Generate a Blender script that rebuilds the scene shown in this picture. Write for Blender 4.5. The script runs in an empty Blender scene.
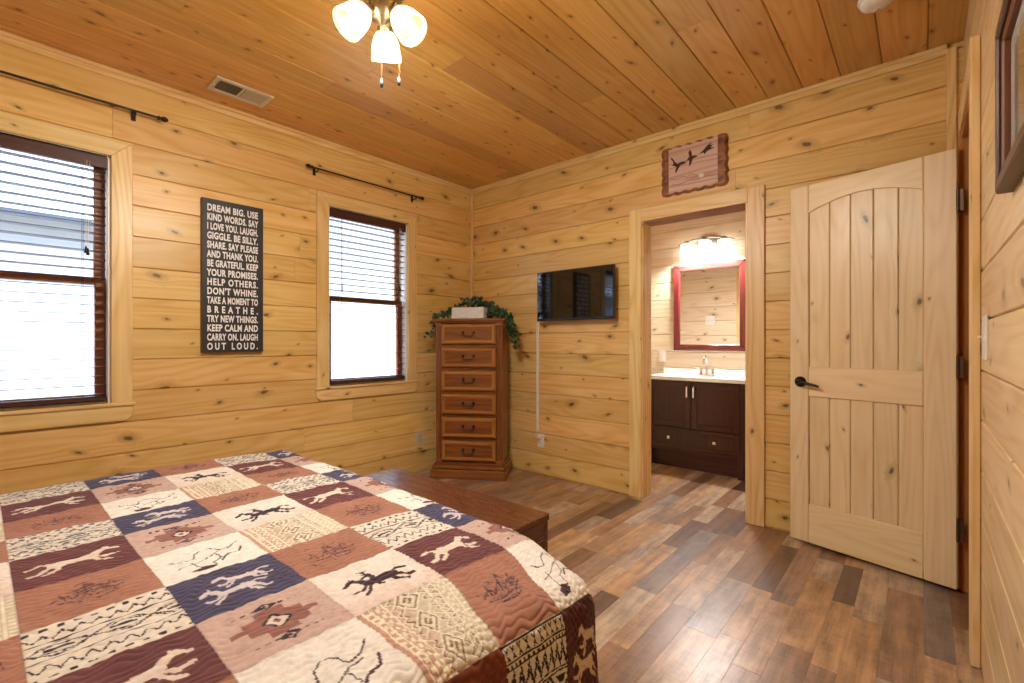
import bpy, math, random
import numpy as np
from mathutils import Vector, Matrix
random.seed(7)
C = bpy.context.scene.collection
PI = math.pi
RAD = math.radians

# ------------------------------------------------------------------ room dimensions (metres)
XL, YB, XR, YF, H = -3.43, 3.31, 0.161, -1.35, 2.71      # bedroom: left wall, back wall, right wall, wall behind, ceiling
YB2 = 3.43                                               # bathroom side of the back wall
BX0, BX1, BY1 = -2.55, -0.25, 4.75                       # bathroom
PITCH = 0.1785

# ------------------------------------------------------------------ materials
def newmat(name):
    m = bpy.data.materials.new(name); m.use_nodes = True
    nt = m.node_tree; nt.nodes.clear()
    out = nt.nodes.new('ShaderNodeOutputMaterial')
    return m, nt, out
class N:
    def __init__(s, nt): s.nt = nt
    def node(s, t, **kw):
        n = s.nt.nodes.new(t)
        for k, v in kw.items(): setattr(n, k, v)
        return n
    def put(s, sock, v):
        if isinstance(v, bpy.types.NodeSocket): s.nt.links.new(v, sock)
        elif v is not None: sock.default_value = v
    def math(s, op, a, b=None, c=None, clamp=False):
        n = s.node('ShaderNodeMath', operation=op, use_clamp=clamp)
        s.put(n.inputs[0], a)
        if b is not None: s.put(n.inputs[1], b)
        if c is not None: s.put(n.inputs[2], c)
        return n.outputs[0]
    def smooth(s, x, a, b, lo=0., hi=1.):
        n = s.node('ShaderNodeMapRange', interpolation_type='SMOOTHSTEP')
        for i, v in enumerate((x, a, b, lo, hi)): s.put(n.inputs[i], v)
        return n.outputs[0]
    def comb(s, x, y, z=0.):
        n = s.node('ShaderNodeCombineXYZ')
        for i, v in enumerate((x, y, z)): s.put(n.inputs[i], v)
        return n.outputs[0]
    def noise(s, vec, detail=2., scale=1., rough=.5):
        n = s.node('ShaderNodeTexNoise', noise_dimensions='3D')
        s.put(n.inputs['Vector'], vec); n.inputs['Scale'].default_value = scale
        n.inputs['Detail'].default_value = detail; n.inputs['Roughness'].default_value = rough
        return n.outputs['Fac']
    def mix(s, f, a, b, mode='MIX'):
        n = s.node('ShaderNodeMix', data_type='RGBA', blend_type=mode)
        s.put(n.inputs[0], f); s.put(n.inputs[6], a); s.put(n.inputs[7], b)
        return n.outputs[2]
    def ramp(s, f, stops):
        n = s.node('ShaderNodeValToRGB'); e = n.color_ramp.elements
        while len(e) < len(stops): e.new(.5)
        for i, (p, c) in enumerate(stops): e[i].position = p; e[i].color = (*c, 1)
        s.put(n.inputs[0], f); return n.outputs[0]
def bsdf(nt, out, color=None, rough=.5, metal=0., spec=.5, coat=0., coat_rough=.15, normal=None):
    b = nt.nodes.new('ShaderNodeBsdfPrincipled')
    if color is not None:
        if isinstance(color, bpy.types.NodeSocket): nt.links.new(color, b.inputs['Base Color'])
        else: b.inputs['Base Color'].default_value = (*color, 1)
    if isinstance(rough, bpy.types.NodeSocket): nt.links.new(rough, b.inputs['Roughness'])
    else: b.inputs['Roughness'].default_value = rough
    b.inputs['Metallic'].default_value = metal
    b.inputs['Specular IOR Level'].default_value = spec
    b.inputs['Coat Weight'].default_value = coat; b.inputs['Coat Roughness'].default_value = coat_rough
    if normal is not None: nt.links.new(normal, b.inputs['Normal'])
    nt.links.new(b.outputs[0], out.inputs[0])
    return b
def srgb(r, g, b):
    return tuple(((c/255)/12.92 if c/255 <= .04045 else ((c/255+.055)/1.055)**2.4) for c in (r, g, b))

def wood(name, light, mid, dark, knot=(.10, .035, .012), kd=.5, tone=.25, rough=.38, kx=.30, ky=.16, kr=.013, ringamt=.32, coat=.0, warm=.5, spec=.4):
    """board timber: UV x runs with the grain (m), UV y across (m), face attribute rnd = board number"""
    m, nt, out = newmat(name); n = N(nt)
    uv = n.node('ShaderNodeUVMap'); uv.uv_map = 'UVMap'
    sep = n.node('ShaderNodeSeparateXYZ'); nt.links.new(uv.outputs[0], sep.inputs[0])
    u, v = sep.outputs[0], sep.outputs[1]
    at = n.node('ShaderNodeAttribute'); at.attribute_name = 'rnd'
    rnd = at.outputs['Fac']
    v2 = v
    if kd > 0:
        kv = n.comb(n.math('DIVIDE', u, kx), n.math('DIVIDE', v, ky))
        vo = n.node('ShaderNodeTexVoronoi', voronoi_dimensions='2D', feature='F1'); nt.links.new(kv, vo.inputs['Vector'])
        vo.inputs['Scale'].default_value = 1.; vo.inputs['Randomness'].default_value = .95
        sub = n.node('ShaderNodeVectorMath', operation='SUBTRACT'); nt.links.new(kv, sub.inputs[0]); nt.links.new(vo.outputs['Position'], sub.inputs[1])
        sp = n.node('ShaderNodeSeparateXYZ'); nt.links.new(sub.outputs[0], sp.inputs[0])
        wob = n.noise(n.comb(n.math('MULTIPLY', u, 60), n.math('MULTIPLY', v, 60)), 2)
        du = n.math('MULTIPLY', sp.outputs[0], kx*.62); dv = n.math('MULTIPLY', sp.outputs[1], ky)
        sc = n.node('ShaderNodeSeparateColor'); nt.links.new(vo.outputs['Color'], sc.inputs[0])
        du = n.math('ADD', du, n.math('MULTIPLY', dv, n.math('MULTIPLY_ADD', sc.outputs[2], 1.6, -.8)))
        d = n.math('SQRT', n.math('ADD', n.math('MULTIPLY', du, du), n.math('MULTIPLY', dv, dv)))
        d = n.math('MULTIPLY', d, n.math('MULTIPLY_ADD', wob, .9, .55))
        pres = n.math('LESS_THAN', sc.outputs[0], kd)
        rr = n.math('MULTIPLY_ADD', n.math('POWER', sc.outputs[1], 2.2), kr, .0045)
        kmask = n.math('MULTIPLY', n.smooth(d, n.math('MULTIPLY', rr, .55), n.math('MULTIPLY', rr, 1.05), 1., 0.), pres)
        halo = n.math('MULTIPLY', n.smooth(d, n.math('MULTIPLY', rr, .8), n.math('MULTIPLY', rr, 3.2), 1., 0.), pres)
        bend = n.math('MULTIPLY', n.smooth(d, 0., n.math('MULTIPLY', rr, 5.5), .75, 0.), pres)
        v2 = n.math('SUBTRACT', v, n.math('MULTIPLY', dv, bend))
    g1 = n.noise(n.comb(n.math('MULTIPLY', u, 1.1), n.math('MULTIPLY', v2, 34)), 3)
    g2 = n.noise(n.comb(n.math('MULTIPLY', u, 5), n.math('MULTIPLY', v2, 190)), 2)
    lo = n.noise(n.comb(n.math('MULTIPLY', u, .55), n.math('MULTIPLY', v2, 5.)), 1)
    ring = n.math('MULTIPLY_ADD', n.math('SINE', n.math('MULTIPLY', lo, 75.)), .5, .5)
    ring = n.math('MULTIPLY', ring, ring)
    t = n.math('ADD', n.math('MULTIPLY', g1, .75), n.math('MULTIPLY', ring, ringamt))
    t = n.math('ADD', t, n.math('MULTIPLY', g2, .22))
    blot = n.noise(n.comb(n.math('MULTIPLY', u, 2.2), n.math('MULTIPLY', v, 4.)), 2)
    t = n.math('ADD', t, n.math('MULTIPLY_ADD', blot, .5, -.45))
    col = n.ramp(t, [(.12, light), (.5, mid), (.98, dark)])
    hsv = n.node('ShaderNodeHueSaturation'); nt.links.new(col, hsv.inputs['Color'])
    nt.links.new(n.math('MULTIPLY_ADD', rnd, tone, 1-tone*.5), hsv.inputs['Value'])
    r2 = n.math('FRACT', n.math('MULTIPLY', rnd, 17.31))
    nt.links.new(n.math('MULTIPLY_ADD', r2, .035*warm, .5-.0175*warm), hsv.inputs['Hue'])
    col = hsv.outputs[0]
    if kd > 0:
        col = n.mix(n.math('MULTIPLY', halo, .42), col, (*[c*.55 for c in dark], 1))
        ringk = n.math('MULTIPLY_ADD', n.math('SINE', n.math('MULTIPLY', d, 1500.)), .2, .8)
        col = n.mix(n.math('MULTIPLY', kmask, ringk), col, (*knot, 1))
    bm = n.node('ShaderNodeBump'); bm.inputs['Strength'].default_value = .06; bm.inputs['Distance'].default_value = .002
    nt.links.new(t, bm.inputs['Height'])
    ro = n.math('MULTIPLY_ADD', g1, .16, rough-.08)
    bsdf(nt, out, col, ro, coat=coat, spec=spec, normal=bm.outputs[0])
    return m
def plain(name, col, rough=.5, metal=0., spec=.5, coat=0., var=.08, scale=30., bump=0.):
    m, nt, out = newmat(name); n = N(nt)
    tc = n.node('ShaderNodeTexCoord')
    f = n.noise(tc.outputs['Object'], 3, scale)
    c = n.mix(f, (*[x*(1-var) for x in col], 1), (*[min(1, x*(1+var)) for x in col], 1))
    nrm = None
    if bump:
        b = n.node('ShaderNodeBump'); b.inputs['Strength'].default_value = bump; b.inputs['Distance'].default_value = .003
        nt.links.new(f, b.inputs['Height']); nrm = b.outputs[0]
    bsdf(nt, out, c, rough, metal, spec, coat, normal=nrm)
    return m

M = {}
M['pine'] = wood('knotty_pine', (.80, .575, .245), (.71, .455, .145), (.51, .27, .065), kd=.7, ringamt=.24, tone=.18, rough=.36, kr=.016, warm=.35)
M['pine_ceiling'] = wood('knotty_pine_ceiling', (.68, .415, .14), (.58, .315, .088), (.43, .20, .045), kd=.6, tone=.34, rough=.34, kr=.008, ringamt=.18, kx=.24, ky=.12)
M['pine_trim'] = wood('pine_trim', (.84, .64, .32), (.76, .535, .22), (.58, .35, .11), kd=.3, tone=.08, rough=.36, kr=.006, ky=.1)
M['pine_door'] = wood('clear_pine_door', (.87, .71, .44), (.81, .63, .345), (.66, .46, .20), kd=.45, tone=.12, warm=.2, rough=.34, kr=.011, ringamt=.25)
M['pine_right'] = wood('sheen_paled_pine', (.80, .62, .37), (.72, .52, .27), (.55, .35, .14), kd=.5, tone=.14, rough=.33, kr=.012, coat=.15)  # right wall pine, window sheen painted in as a paler colour
M['pine_bath'] = wood('paler_bath_pine', (.82, .72, .54), (.76, .63, .44), (.60, .45, .27), kd=.55, tone=.12, rough=.4, kr=.012)  # bathroom walls, paler than the bedroom pine
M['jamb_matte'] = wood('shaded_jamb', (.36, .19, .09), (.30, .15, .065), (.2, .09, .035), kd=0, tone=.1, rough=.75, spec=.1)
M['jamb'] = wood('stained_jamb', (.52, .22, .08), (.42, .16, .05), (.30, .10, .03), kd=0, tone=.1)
M['oak'] = wood('brown_oak', (.29, .108, .027), (.215, .073, .017), (.11, .032, .009), kd=0, tone=.12, rough=.32, spec=.5)
M['oak_light'] = wood('brown_oak_moulding', (.44, .20, .06), (.34, .145, .04), (.19, .07, .018), kd=0, tone=.1, rough=.3)
M['cherry'] = wood('cherry_chest', (.135, .038, .016), (.105, .028, .012), (.07, .018, .008), kd=0, tone=.08, rough=.27, spec=.5, coat=.35, ringamt=.15)
M['espresso'] = wood('dark_vanity_wood', (.062, .022, .013), (.045, .015, .009), (.025, .008, .005), kd=0, tone=.1, rough=.33)
M['mahogany'] = wood('mirror_frame_wood', (.20, .035, .026), (.14, .022, .018), (.07, .010, .009), kd=0, tone=.1, rough=.22, coat=.4)
M['blind'] = wood('dark_blind_wood', (.085, .030, .020), (.065, .022, .015), (.04, .012, .009), kd=0, tone=.1, rough=.4)
M['sash'] = wood('stained_sash_wood', (.30, .115, .040), (.24, .085, .03), (.14, .045, .015), kd=0, tone=.1, rough=.4)
M['frame'] = wood('picture_frame_wood', (.11, .052, .030), (.075, .034, .02), (.04, .017, .010), kd=0, tone=.1, rough=.4)
M['slabwood'] = wood('carved_slab', (.66, .47, .37), (.56, .37, .27), (.38, .21, .14), kd=0, tone=.1, rough=.45, ringamt=.5)
M['slabedge'] = wood('slab_edge', (.36, .14, .06), (.24, .085, .035), (.09, .028, .012), kd=.5, tone=.1, rough=.4, kx=.06, ky=.05)
M['white'] = plain('white_plastic', (.80, .78, .73), .35, var=.02)
M['ivory'] = plain('ivory_plastic', (.62, .54, .38), .4, var=.03)
M['black'] = plain('black_iron', (.012, .011, .011), .42, spec=.4)
M['bronze'] = plain('dark_bronze', (.028, .022, .020), .3, metal=.8)
M['pewter'] = plain('aged_pewter', (.055, .045, .042), .38, metal=.7)
M['nickel'] = plain('brushed_nickel', (.50, .48, .45), .28, metal=1.)
M['chrome'] = plain('chrome', (.75, .75, .77), .12, metal=1., var=.02)
M['brass'] = plain('antique_brass', (.20, .12, .05), .35, metal=.9)
M['hinge'] = plain('bronzed_hinge', (.10, .055, .03), .4, metal=.6)
M['sign_black'] = plain('chalk_black', (.017, .017, .019), .5, var=.3, scale=60)
M['lettering'] = plain('pale_lettering', (.86, .87, .88), .6, var=.03)
M['sign_edge'] = plain('sign_edge_brown', (.16, .055, .022), .5)
M['cream_metal'] = plain('cream_enamel', (.66, .60, .47), .4, var=.03)
M['void'] = plain('vent_shadow', (.02, .02, .016), .8)
M['marble'] = plain('cultured_marble', (.84, .84, .83), .16, var=.04, scale=7, coat=.3)
M['tvbody'] = plain('tv_plastic', (.012, .012, .014), .3)
M['mattress'] = plain('mattress_ticking', (.72, .70, .66), .85)
M['boxwood'] = plain('whitewashed_box', (.68, .66, .62), .75, var=.18, scale=45, bump=.2)
M['foam'] = plain('siding_white', (.36, .39, .43), .7, var=.03)
M['roofing'] = plain('grey_shingle', (.16, .19, .23), .8, var=.15, scale=8)
M['snowground'] = plain('pale_gravel', (.11, .115, .12), .9, var=.1, scale=3)

def mk_screen():
    m, nt, out = newmat('tv_glass')
    bsdf(nt, out, (.004, .004, .0045), .045, spec=.62); return m
M['screen'] = mk_screen()
def mk_mirror():
    m, nt, out = newmat('mirror_silver'); bsdf(nt, out, (.86, .86, .85), .015, metal=1.); return m
M['mirror'] = mk_mirror()
def mk_pane(name, tint=(1, 1, 1), refl=.08):
    m, nt, out = newmat(name); n = N(nt)
    tr = n.node('ShaderNodeBsdfTransparent'); tr.inputs[0].default_value = (*tint, 1)
    gl = n.node('ShaderNodeBsdfGlossy'); gl.inputs['Roughness'].default_value = .02
    lw = n.node('ShaderNodeLayerWeight')
    fr = n.math('MULTIPLY_ADD', n.math('POWER', lw.outputs['Facing'], 5.), .6, .025)
    mx = n.node('ShaderNodeMixShader'); nt.links.new(fr, mx.inputs[0])
    nt.links.new(tr.outputs[0], mx.inputs[1]); nt.links.new(gl.outputs[0], mx.inputs[2])
    nt.links.new(mx.outputs[0], out.inputs[0]); return m
M['pane'] = mk_pane('window_glass', (.97, .98, 1.)); M['picglass'] = mk_pane('picture_glass')
def mk_shade(name, col, strength, trans=.35):
    """frosted lamp glass, lit from inside"""
    m, nt, out = newmat(name); n = N(nt)
    tl = n.node('ShaderNodeBsdfTranslucent'); tl.inputs[0].default_value = (*col, 1)
    tp = n.node('ShaderNodeBsdfTransparent'); tp.inputs[0].default_value = (*col, 1)
    gl = n.node('ShaderNodeBsdfGlossy'); gl.inputs['Roughness'].default_value = .15
    m1 = n.node('ShaderNodeMixShader'); m1.inputs[0].default_value = trans
    nt.links.new(tl.outputs[0], m1.inputs[1]); nt.links.new(tp.outputs[0], m1.inputs[2])
    m2 = n.node('ShaderNodeMixShader'); m2.inputs[0].default_value = .06
    nt.links.new(m1.outputs[0], m2.inputs[1]); nt.links.new(gl.outputs[0], m2.inputs[2])
    em = n.node('ShaderNodeEmission'); em.inputs[0].default_value = (*col, 1); em.inputs[1].default_value = strength
    ad = n.node('ShaderNodeAddShader'); nt.links.new(m2.outputs[0], ad.inputs[0]); nt.links.new(em.outputs[0], ad.inputs[1])
    nt.links.new(ad.outputs[0], out.inputs[0]); return m
M['shade'] = mk_shade('lit_tulip_glass', (.84, .74, .52), .12, .45)
M['vshade'] = mk_shade('lit_cylinder_glass', (.72, .715, .70), .55, .06)
def mk_emit(name, col, st):
    m, nt, out = newmat(name); e = nt.nodes.new('ShaderNodeEmission')
    e.inputs[0].default_value = (*col, 1); e.inputs[1].default_value = st
    nt.links.new(e.outputs[0], out.inputs[0]); return m
M['bulb'] = mk_emit('lit_bulb', (1., .90, .72), 6.)

def mk_floor():
    m, nt, out = newmat('reclaimed_plank_laminate'); n = N(nt)
    uv = n.node('ShaderNodeUVMap'); uv.uv_map = 'UVMap'
    sep = n.node('ShaderNodeSeparateXYZ'); nt.links.new(uv.outputs[0], sep.inputs[0])
    u, v = sep.outputs[0], sep.outputs[1]
    at = n.node('ShaderNodeAttribute'); at.attribute_name = 'rnd'; rnd = at.outputs['Fac']
    g1 = n.noise(n.comb(n.math('MULTIPLY', u, 2.2), n.math('MULTIPLY', v, 26)), 4)
    g2 = n.noise(n.comb(n.math('MULTIPLY', u, 9), n.math('MULTIPLY', v, 150)), 3)
    bl = n.noise(n.comb(n.math('MULTIPLY', u, 7), n.math('MULTIPLY', v, 10)), 4, rough=.65)
    saw = n.noise(n.comb(n.math('MULTIPLY', u, 120), n.math('MULTIPLY', v, 9)), 3)
    base = n.ramp(rnd, [(0., (.13, .078, .060)), (.12, (.26, .135, .072)), (.30, (.44, .235, .115)), (.46, (.40, .265, .175)), (.62, (.58, .335, .155)), (.8, (.64, .465, .310)), (.93, (.48, .37, .285)), (1., (.20, .15, .14))])
    t = n.math('ADD', n.math('MULTIPLY', g1, .55), n.math('MULTIPLY', g2, .25))
    t = n.math('ADD', t, n.math('MULTIPLY', bl, .55))
    t = n.math('ADD', t, n.math('MULTIPLY', saw, .22))
    col = n.mix(n.smooth(t, .55, 1.05, 0., .75), base, (.055, .028, .018, 1))
    col = n.mix(n.smooth(t, .66, .35, 0., .45), col, (.52, .37, .25, 1))
    bm = n.node('ShaderNodeBump'); bm.inputs['Strength'].default_value = .05; bm.inputs['Distance'].default_value = .002
    nt.links.new(t, bm.inputs['Height'])
    bsdf(nt, out, col, n.math('MULTIPLY_ADD', g1, .16, .27), spec=.6, coat=.35, coat_rough=.26, normal=bm.outputs[0])
    return m
M['floor'] = mk_floor()
def mk_quilt():
    m, nt, out = newmat('printed_quilt_cotton'); n = N(nt)
    at = n.node('ShaderNodeAttribute'); at.attribute_name = 'cloth'
    tc = n.node('ShaderNodeTexCoord')
    f = n.noise(tc.outputs['Object'], 3, 60)
    col = n.mix(n.math('MULTIPLY_ADD', f, .5, -.1), at.outputs['Color'], (.12, .08, .06, 1), 'MULTIPLY')
    f2 = n.noise(tc.outputs['Object'], 2, 260)
    b = n.node('ShaderNodeBump'); b.inputs['Strength'].default_value = .25; b.inputs['Distance'].default_value = .0012
    nt.links.new(f2, b.inputs['Height'])
    bs = bsdf(nt, out, col, .85, spec=.2, normal=b.outputs[0])
    bs.inputs['Sheen Weight'].default_value = .15
    return m
M['quilt'] = mk_quilt()
def mk_leaf():
    m, nt, out = newmat('ivy_leaf'); n = N(nt)
    at = n.node('ShaderNodeAttribute'); at.attribute_name = 'rnd'
    c = n.ramp(at.outputs['Fac'], [(0., (.008, .030, .012)), (.55, (.020, .068, .026)), (1., (.075, .15, .075))])
    bsdf(nt, out, c, .45); return m
M['leaf'] = mk_leaf()
M['stem'] = plain('ivy_stem', (.045, .035, .015), .7)
def mk_print():
    m, nt, out = newmat('landscape_print'); n = N(nt)
    tc = n.node('ShaderNodeTexCoord')
    f = n.noise(tc.outputs['Object'], 4, 6.)
    sp = n.node('ShaderNodeSeparateXYZ'); nt.links.new(tc.outputs['Object'], sp.inputs[0])
    t = n.math('ADD', n.math('MULTIPLY', sp.outputs[2], 2.4), n.math('MULTIPLY_ADD', f, .7, .15))
    c = n.ramp(t, [(.0, (.22, .20, .16)), (.35, (.38, .36, .31)), (.5, (.30, .19, .09)), (.75, (.46, .31, .15)), (1., (.55, .42, .25))])
    bsdf(nt, out, c, .6); return m
M['print'] = mk_print()

# ------------------------------------------------------------------ mesh builder
class MB:
    def __init__(s):
        s.v = []; s.f = []; s.uv = []; s.r = []; s.m = []; s.sm = []; s.xf = None; s.mi = 0; s.rnd = None
    def add(s, pts):
        i0 = len(s.v)
        if s.xf is not None: pts = [s.xf @ Vector(p) for p in pts]
        s.v.extend([tuple(p) for p in pts]); return i0
    def face(s, idx, uvs, r, smooth=False):
        s.f.append(tuple(idx)); s.uv.append(uvs); s.r.append(r); s.m.append(s.mi); s.sm.append(smooth)
    def poly(s, pts, r=None, smooth=False, uvs=None, ax=(0, 1)):
        i = s.add(pts); r = random.random() if r is None else r
        s.face(range(i, i+len(pts)), uvs or [(p[ax[0]], p[ax[1]]) for p in pts], r, smooth)
    def box(s, x0, x1, y0, y1, z0, z1, grain='x', bev=0., r=None, off=None):
        r = (random.random() if s.rnd is None else s.rnd) if r is None else r
        o = (random.random()*40, random.random()*40) if off is None else off
        g = 'xyz'.index(grain)
        lo = (min(x0, x1), min(y0, y1), min(z0, z1)); hi = (max(x0, x1), max(y0, y1), max(z0, z1))
        b = min(bev, *[(hi[i]-lo[i])*.45 for i in range(3)])
        def uvf(pts, nax):
            others = [a for a in range(3) if a != nax]
            if nax == g: ua, va = others
            else: ua = g; va = [a for a in others if a != g][0]
            return [(p[ua]+o[0], p[va]+o[1]) for p in pts]
        if b <= 0:
            P = [(a, bb, c) for a in (lo[0], hi[0]) for bb in (lo[1], hi[1]) for c in (lo[2], hi[2])]
            i = s.add(P)
            for idx, nax in (((0, 1, 3, 2), 0), ((4, 6, 7, 5), 0), ((0, 4, 5, 1), 1), ((2, 3, 7, 6), 1), ((0, 2, 6, 4), 2), ((1, 5, 7, 3), 2)):
                s.face([i+k for k in idx], uvf([P[k] for k in idx], nax), r)
            return
        P = []; ID = {}
        for a in (0, 1):
            for bb in (0, 1):
                for c in (0, 1):
                    cor = (a, bb, c)
                    for ax in range(3):
                        p = [ (hi if cor[k] else lo)[k] + (0 if k == ax else (-b if cor[k] else b)) for k in range(3)]
                        ID[(cor, ax)] = len(P); P.append(tuple(p))
        i = s.add(P)
        def F(keys, nax):
            idx = [ID[k] for k in keys]; pts = [P[k] for k in idx]
            ctr = Vector([(lo[k]+hi[k])/2 for k in range(3)])
            nn = (Vector(pts[1])-Vector(pts[0])).cross(Vector(pts[2])-Vector(pts[0]))
            fc = sum((Vector(p) for p in pts), Vector())/len(pts)
            if nn.dot(fc-ctr) < 0: idx = idx[::-1]; pts = pts[::-1]
            s.face([i+k for k in idx], uvf(pts, nax), r)
        for ax in range(3):
            o1, o2 = [k for k in range(3) if k != ax]
            for sd in (0, 1):
                ks = []
                for (p, q) in ((0, 0), (1, 0), (1, 1), (0, 1)):
                    c = [0, 0, 0]; c[ax] = sd; c[o1] = p; c[o2] = q; ks.append((tuple(c), ax))
                F(ks, ax)
            for p in (0, 1):        # edges running along ax
                for q in (0, 1):
                    c0 = [0, 0, 0]; c0[o1] = p; c0[o2] = q; c1 = list(c0); c1[ax] = 1
                    F([(tuple(c0), o1), (tuple(c1), o1), (tuple(c1), o2), (tuple(c0), o2)], o1)
        for a in (0, 1):
            for bb in (0, 1):
                for c in (0, 1):
                    F([((a, bb, c), 0), ((a, bb, c), 1), ((a, bb, c), 2)], 0)
    def rings(s, rings, caps=(True, True), closed=True, r=None):
        """loft of vertex rings"""
        r = random.random() if r is None else r
        n = len(rings[0]); o = random.random()*30
        base = [s.add(q) for q in rings]
        L = 0
        for k in range(len(rings)-1):
            a, b = base[k], base[k+1]
            d = (Vector(rings[k+1][0])-Vector(rings[k][0])).length
            for j in range(n if closed else n-1):
                j2 = (j+1) % n
                s.face((a+j, a+j2, b+j2, b+j), [(L+o, j*.01), (L+o, (j+1)*.01), (L+d+o, (j+1)*.01), (L+d+o, j*.01)], r, True)
            L += d
        if caps[0]: i = s.add(rings[0]); s.face([i+j for j in range(n)][::-1], [(p[0], p[1]) for p in rings[0]][::-1], r)
        if caps[1]: i = s.add(rings[-1]); s.face([i+j for j in range(n)], [(p[0], p[1]) for p in rings[-1]], r)
    def tube(s, pts, rad, seg=10, caps=(True, True)):
        pts = [Vector(p) for p in pts]
        rads = rad if isinstance(rad, (list, tuple)) else [rad]*len(pts)
        R = []; up = None
        for i, p in enumerate(pts):
            t = (pts[min(i+1, len(pts)-1)]-pts[max(i-1, 0)]).normalized()
            if up is None:
                up = Vector((0, 0, 1)) if abs(t.z) < .9 else Vector((1, 0, 0))
            a = t.cross(up).normalized(); up = a.cross(t).normalized(); b = up
            R.append([p + (a*math.cos(2*PI*k/seg) + b*math.sin(2*PI*k/seg))*rads[i] for k in range(seg)])
        s.rings(R, caps)
    def lathe(s, prof, origin=(0, 0, 0), axis=(0, 0, 1), seg=20, caps=(True, True)):
        """prof = [(radius, distance along axis)]"""
        ax = Vector(axis).normalized(); o = Vector(origin)
        a = ax.orthogonal().normalized(); b = ax.cross(a)
        s.rings([[o+ax*h+(a*math.cos(2*PI*k/seg)+b*math.sin(2*PI*k/seg))*max(r, 1e-4) for k in range(seg)] for r, h in prof], caps)
    def ball(s, c, r, seg=14, nr=8, sc=(1, 1, 1)):
        R = []
        for i in range(1, nr):
            th = PI*i/nr
            R.append([(c[0]+sc[0]*r*math.sin(th)*math.cos(2*PI*k/seg), c[1]+sc[1]*r*math.sin(th)*math.sin(2*PI*k/seg), c[2]-sc[2]*r*math.cos(th)) for k in range(seg)])
        s.rings(R)
    def prism(s, pts, y0, y1, bev=0., grain=(0, 1), r=None):
        """outline pts in (x, z), front at y0 (towards the room), back at y1; front edge chamfered by bev"""
        r = random.random() if r is None else r
        o = (random.random()*30, random.random()*30)
        area = sum(pts[i][0]*pts[(i+1) % len(pts)][1]-pts[(i+1) % len(pts)][0]*pts[i][1] for i in range(len(pts)))
        if area < 0: pts = pts[::-1]
        n = len(pts)
        def inset(q, b):
            out = []
            for i in range(n):
                p0, p1, p2 = Vector(q[i-1]), Vector(q[i]), Vector(q[(i+1) % n])
                e1 = (p1-p0).normalized(); e2 = (p2-p1).normalized()
                n1 = Vector((-e1.y, e1.x)); n2 = Vector((-e2.y, e2.x)); m_ = n1+n2
                l = m_.length
                if l < 1e-6: out.append(tuple(p1)); continue
                m_ /= l; k = b/max(.35, m_.dot(n1)); out.append(tuple(p1+m_*k))
            return out
        U = lambda p: ((p[grain[0]])+o[0], p[grain[1]]+o[1])
        fr = inset(pts, bev) if bev > 0 else pts
        ys = [(fr, y0)] + ([(pts, y0+bev)] if bev > 0 else []) + [(pts, y1)]
        bases = [s.add([(p[0], y, p[1]) for p in q]) for q, y in ys]
        s.face([bases[0]+i for i in range(n)], [U(p) for p in fr], r)
        s.face([bases[-1]+i for i in range(n)][::-1], [U(p) for p in pts][::-1], r)
        for k in range(len(bases)-1):
            a, b = bases[k], bases[k+1]
            for i in range(n):
                j = (i+1) % n
                s.face((a+j, a+i, b+i, b+j), [U(pts[j]), U(pts[i]), (U(pts[i])[0], U(pts[i])[1]+.02), (U(pts[j])[0], U(pts[j])[1]+.02)], r)
    def mesh(s, name, mats):
        me = bpy.data.meshes.new(name); me.from_pydata(s.v, [], s.f)
        uvl = me.uv_layers.new(name='UVMap')
        uvl.data.foreach_set('uv', [c for q in s.uv for p in q for c in p])
        a = me.attributes.new('rnd', 'FLOAT', 'FACE'); a.data.foreach_set('value', s.r)
        for m in (mats if isinstance(mats, (list, tuple)) else [mats]): me.materials.append(M[m] if isinstance(m, str) else m)
        me.polygons.foreach_set('material_index', s.m); me.polygons.foreach_set('use_smooth', s.sm)
        me.validate(); me.update(); return me
    def build(s, name, mats, parent=None):
        o = bpy.data.objects.new(name, s.mesh(name, mats)); C.objects.link(o)
        if parent is not None: o.parent = parent
        return o
def mb(fn=None, *a, **k):
    b = MB()
    if fn: getattr(b, fn)(*a, **k)
    return b
def tag(o, label=None, cat=None, group=None, kind=None):
    if label: o['label'] = label
    if cat: o['category'] = cat
    if group: o['group'] = group
    if kind: o['kind'] = kind
    return o
def thing(name, label, cat, loc=(0, 0, 0), rz=0., group=None, kind=None):
    o = bpy.data.objects.new(name, None); C.objects.link(o); o.empty_display_size = .1
    o.location = loc; o.rotation_euler = (0, 0, rz)
    return tag(o, label, cat, group, kind)
def copy_tree(o, parent=None):
    c = o.copy(); C.objects.link(c)
    if parent is not None: c.parent = parent
    for ch in list(o.children): copy_tree(ch, c)
    return c
LEFT, BACK, RIGHT, NEARW = RAD(90), 0., RAD(-90), RAD(180)     # local x along the wall, front of the thing at -y

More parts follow.
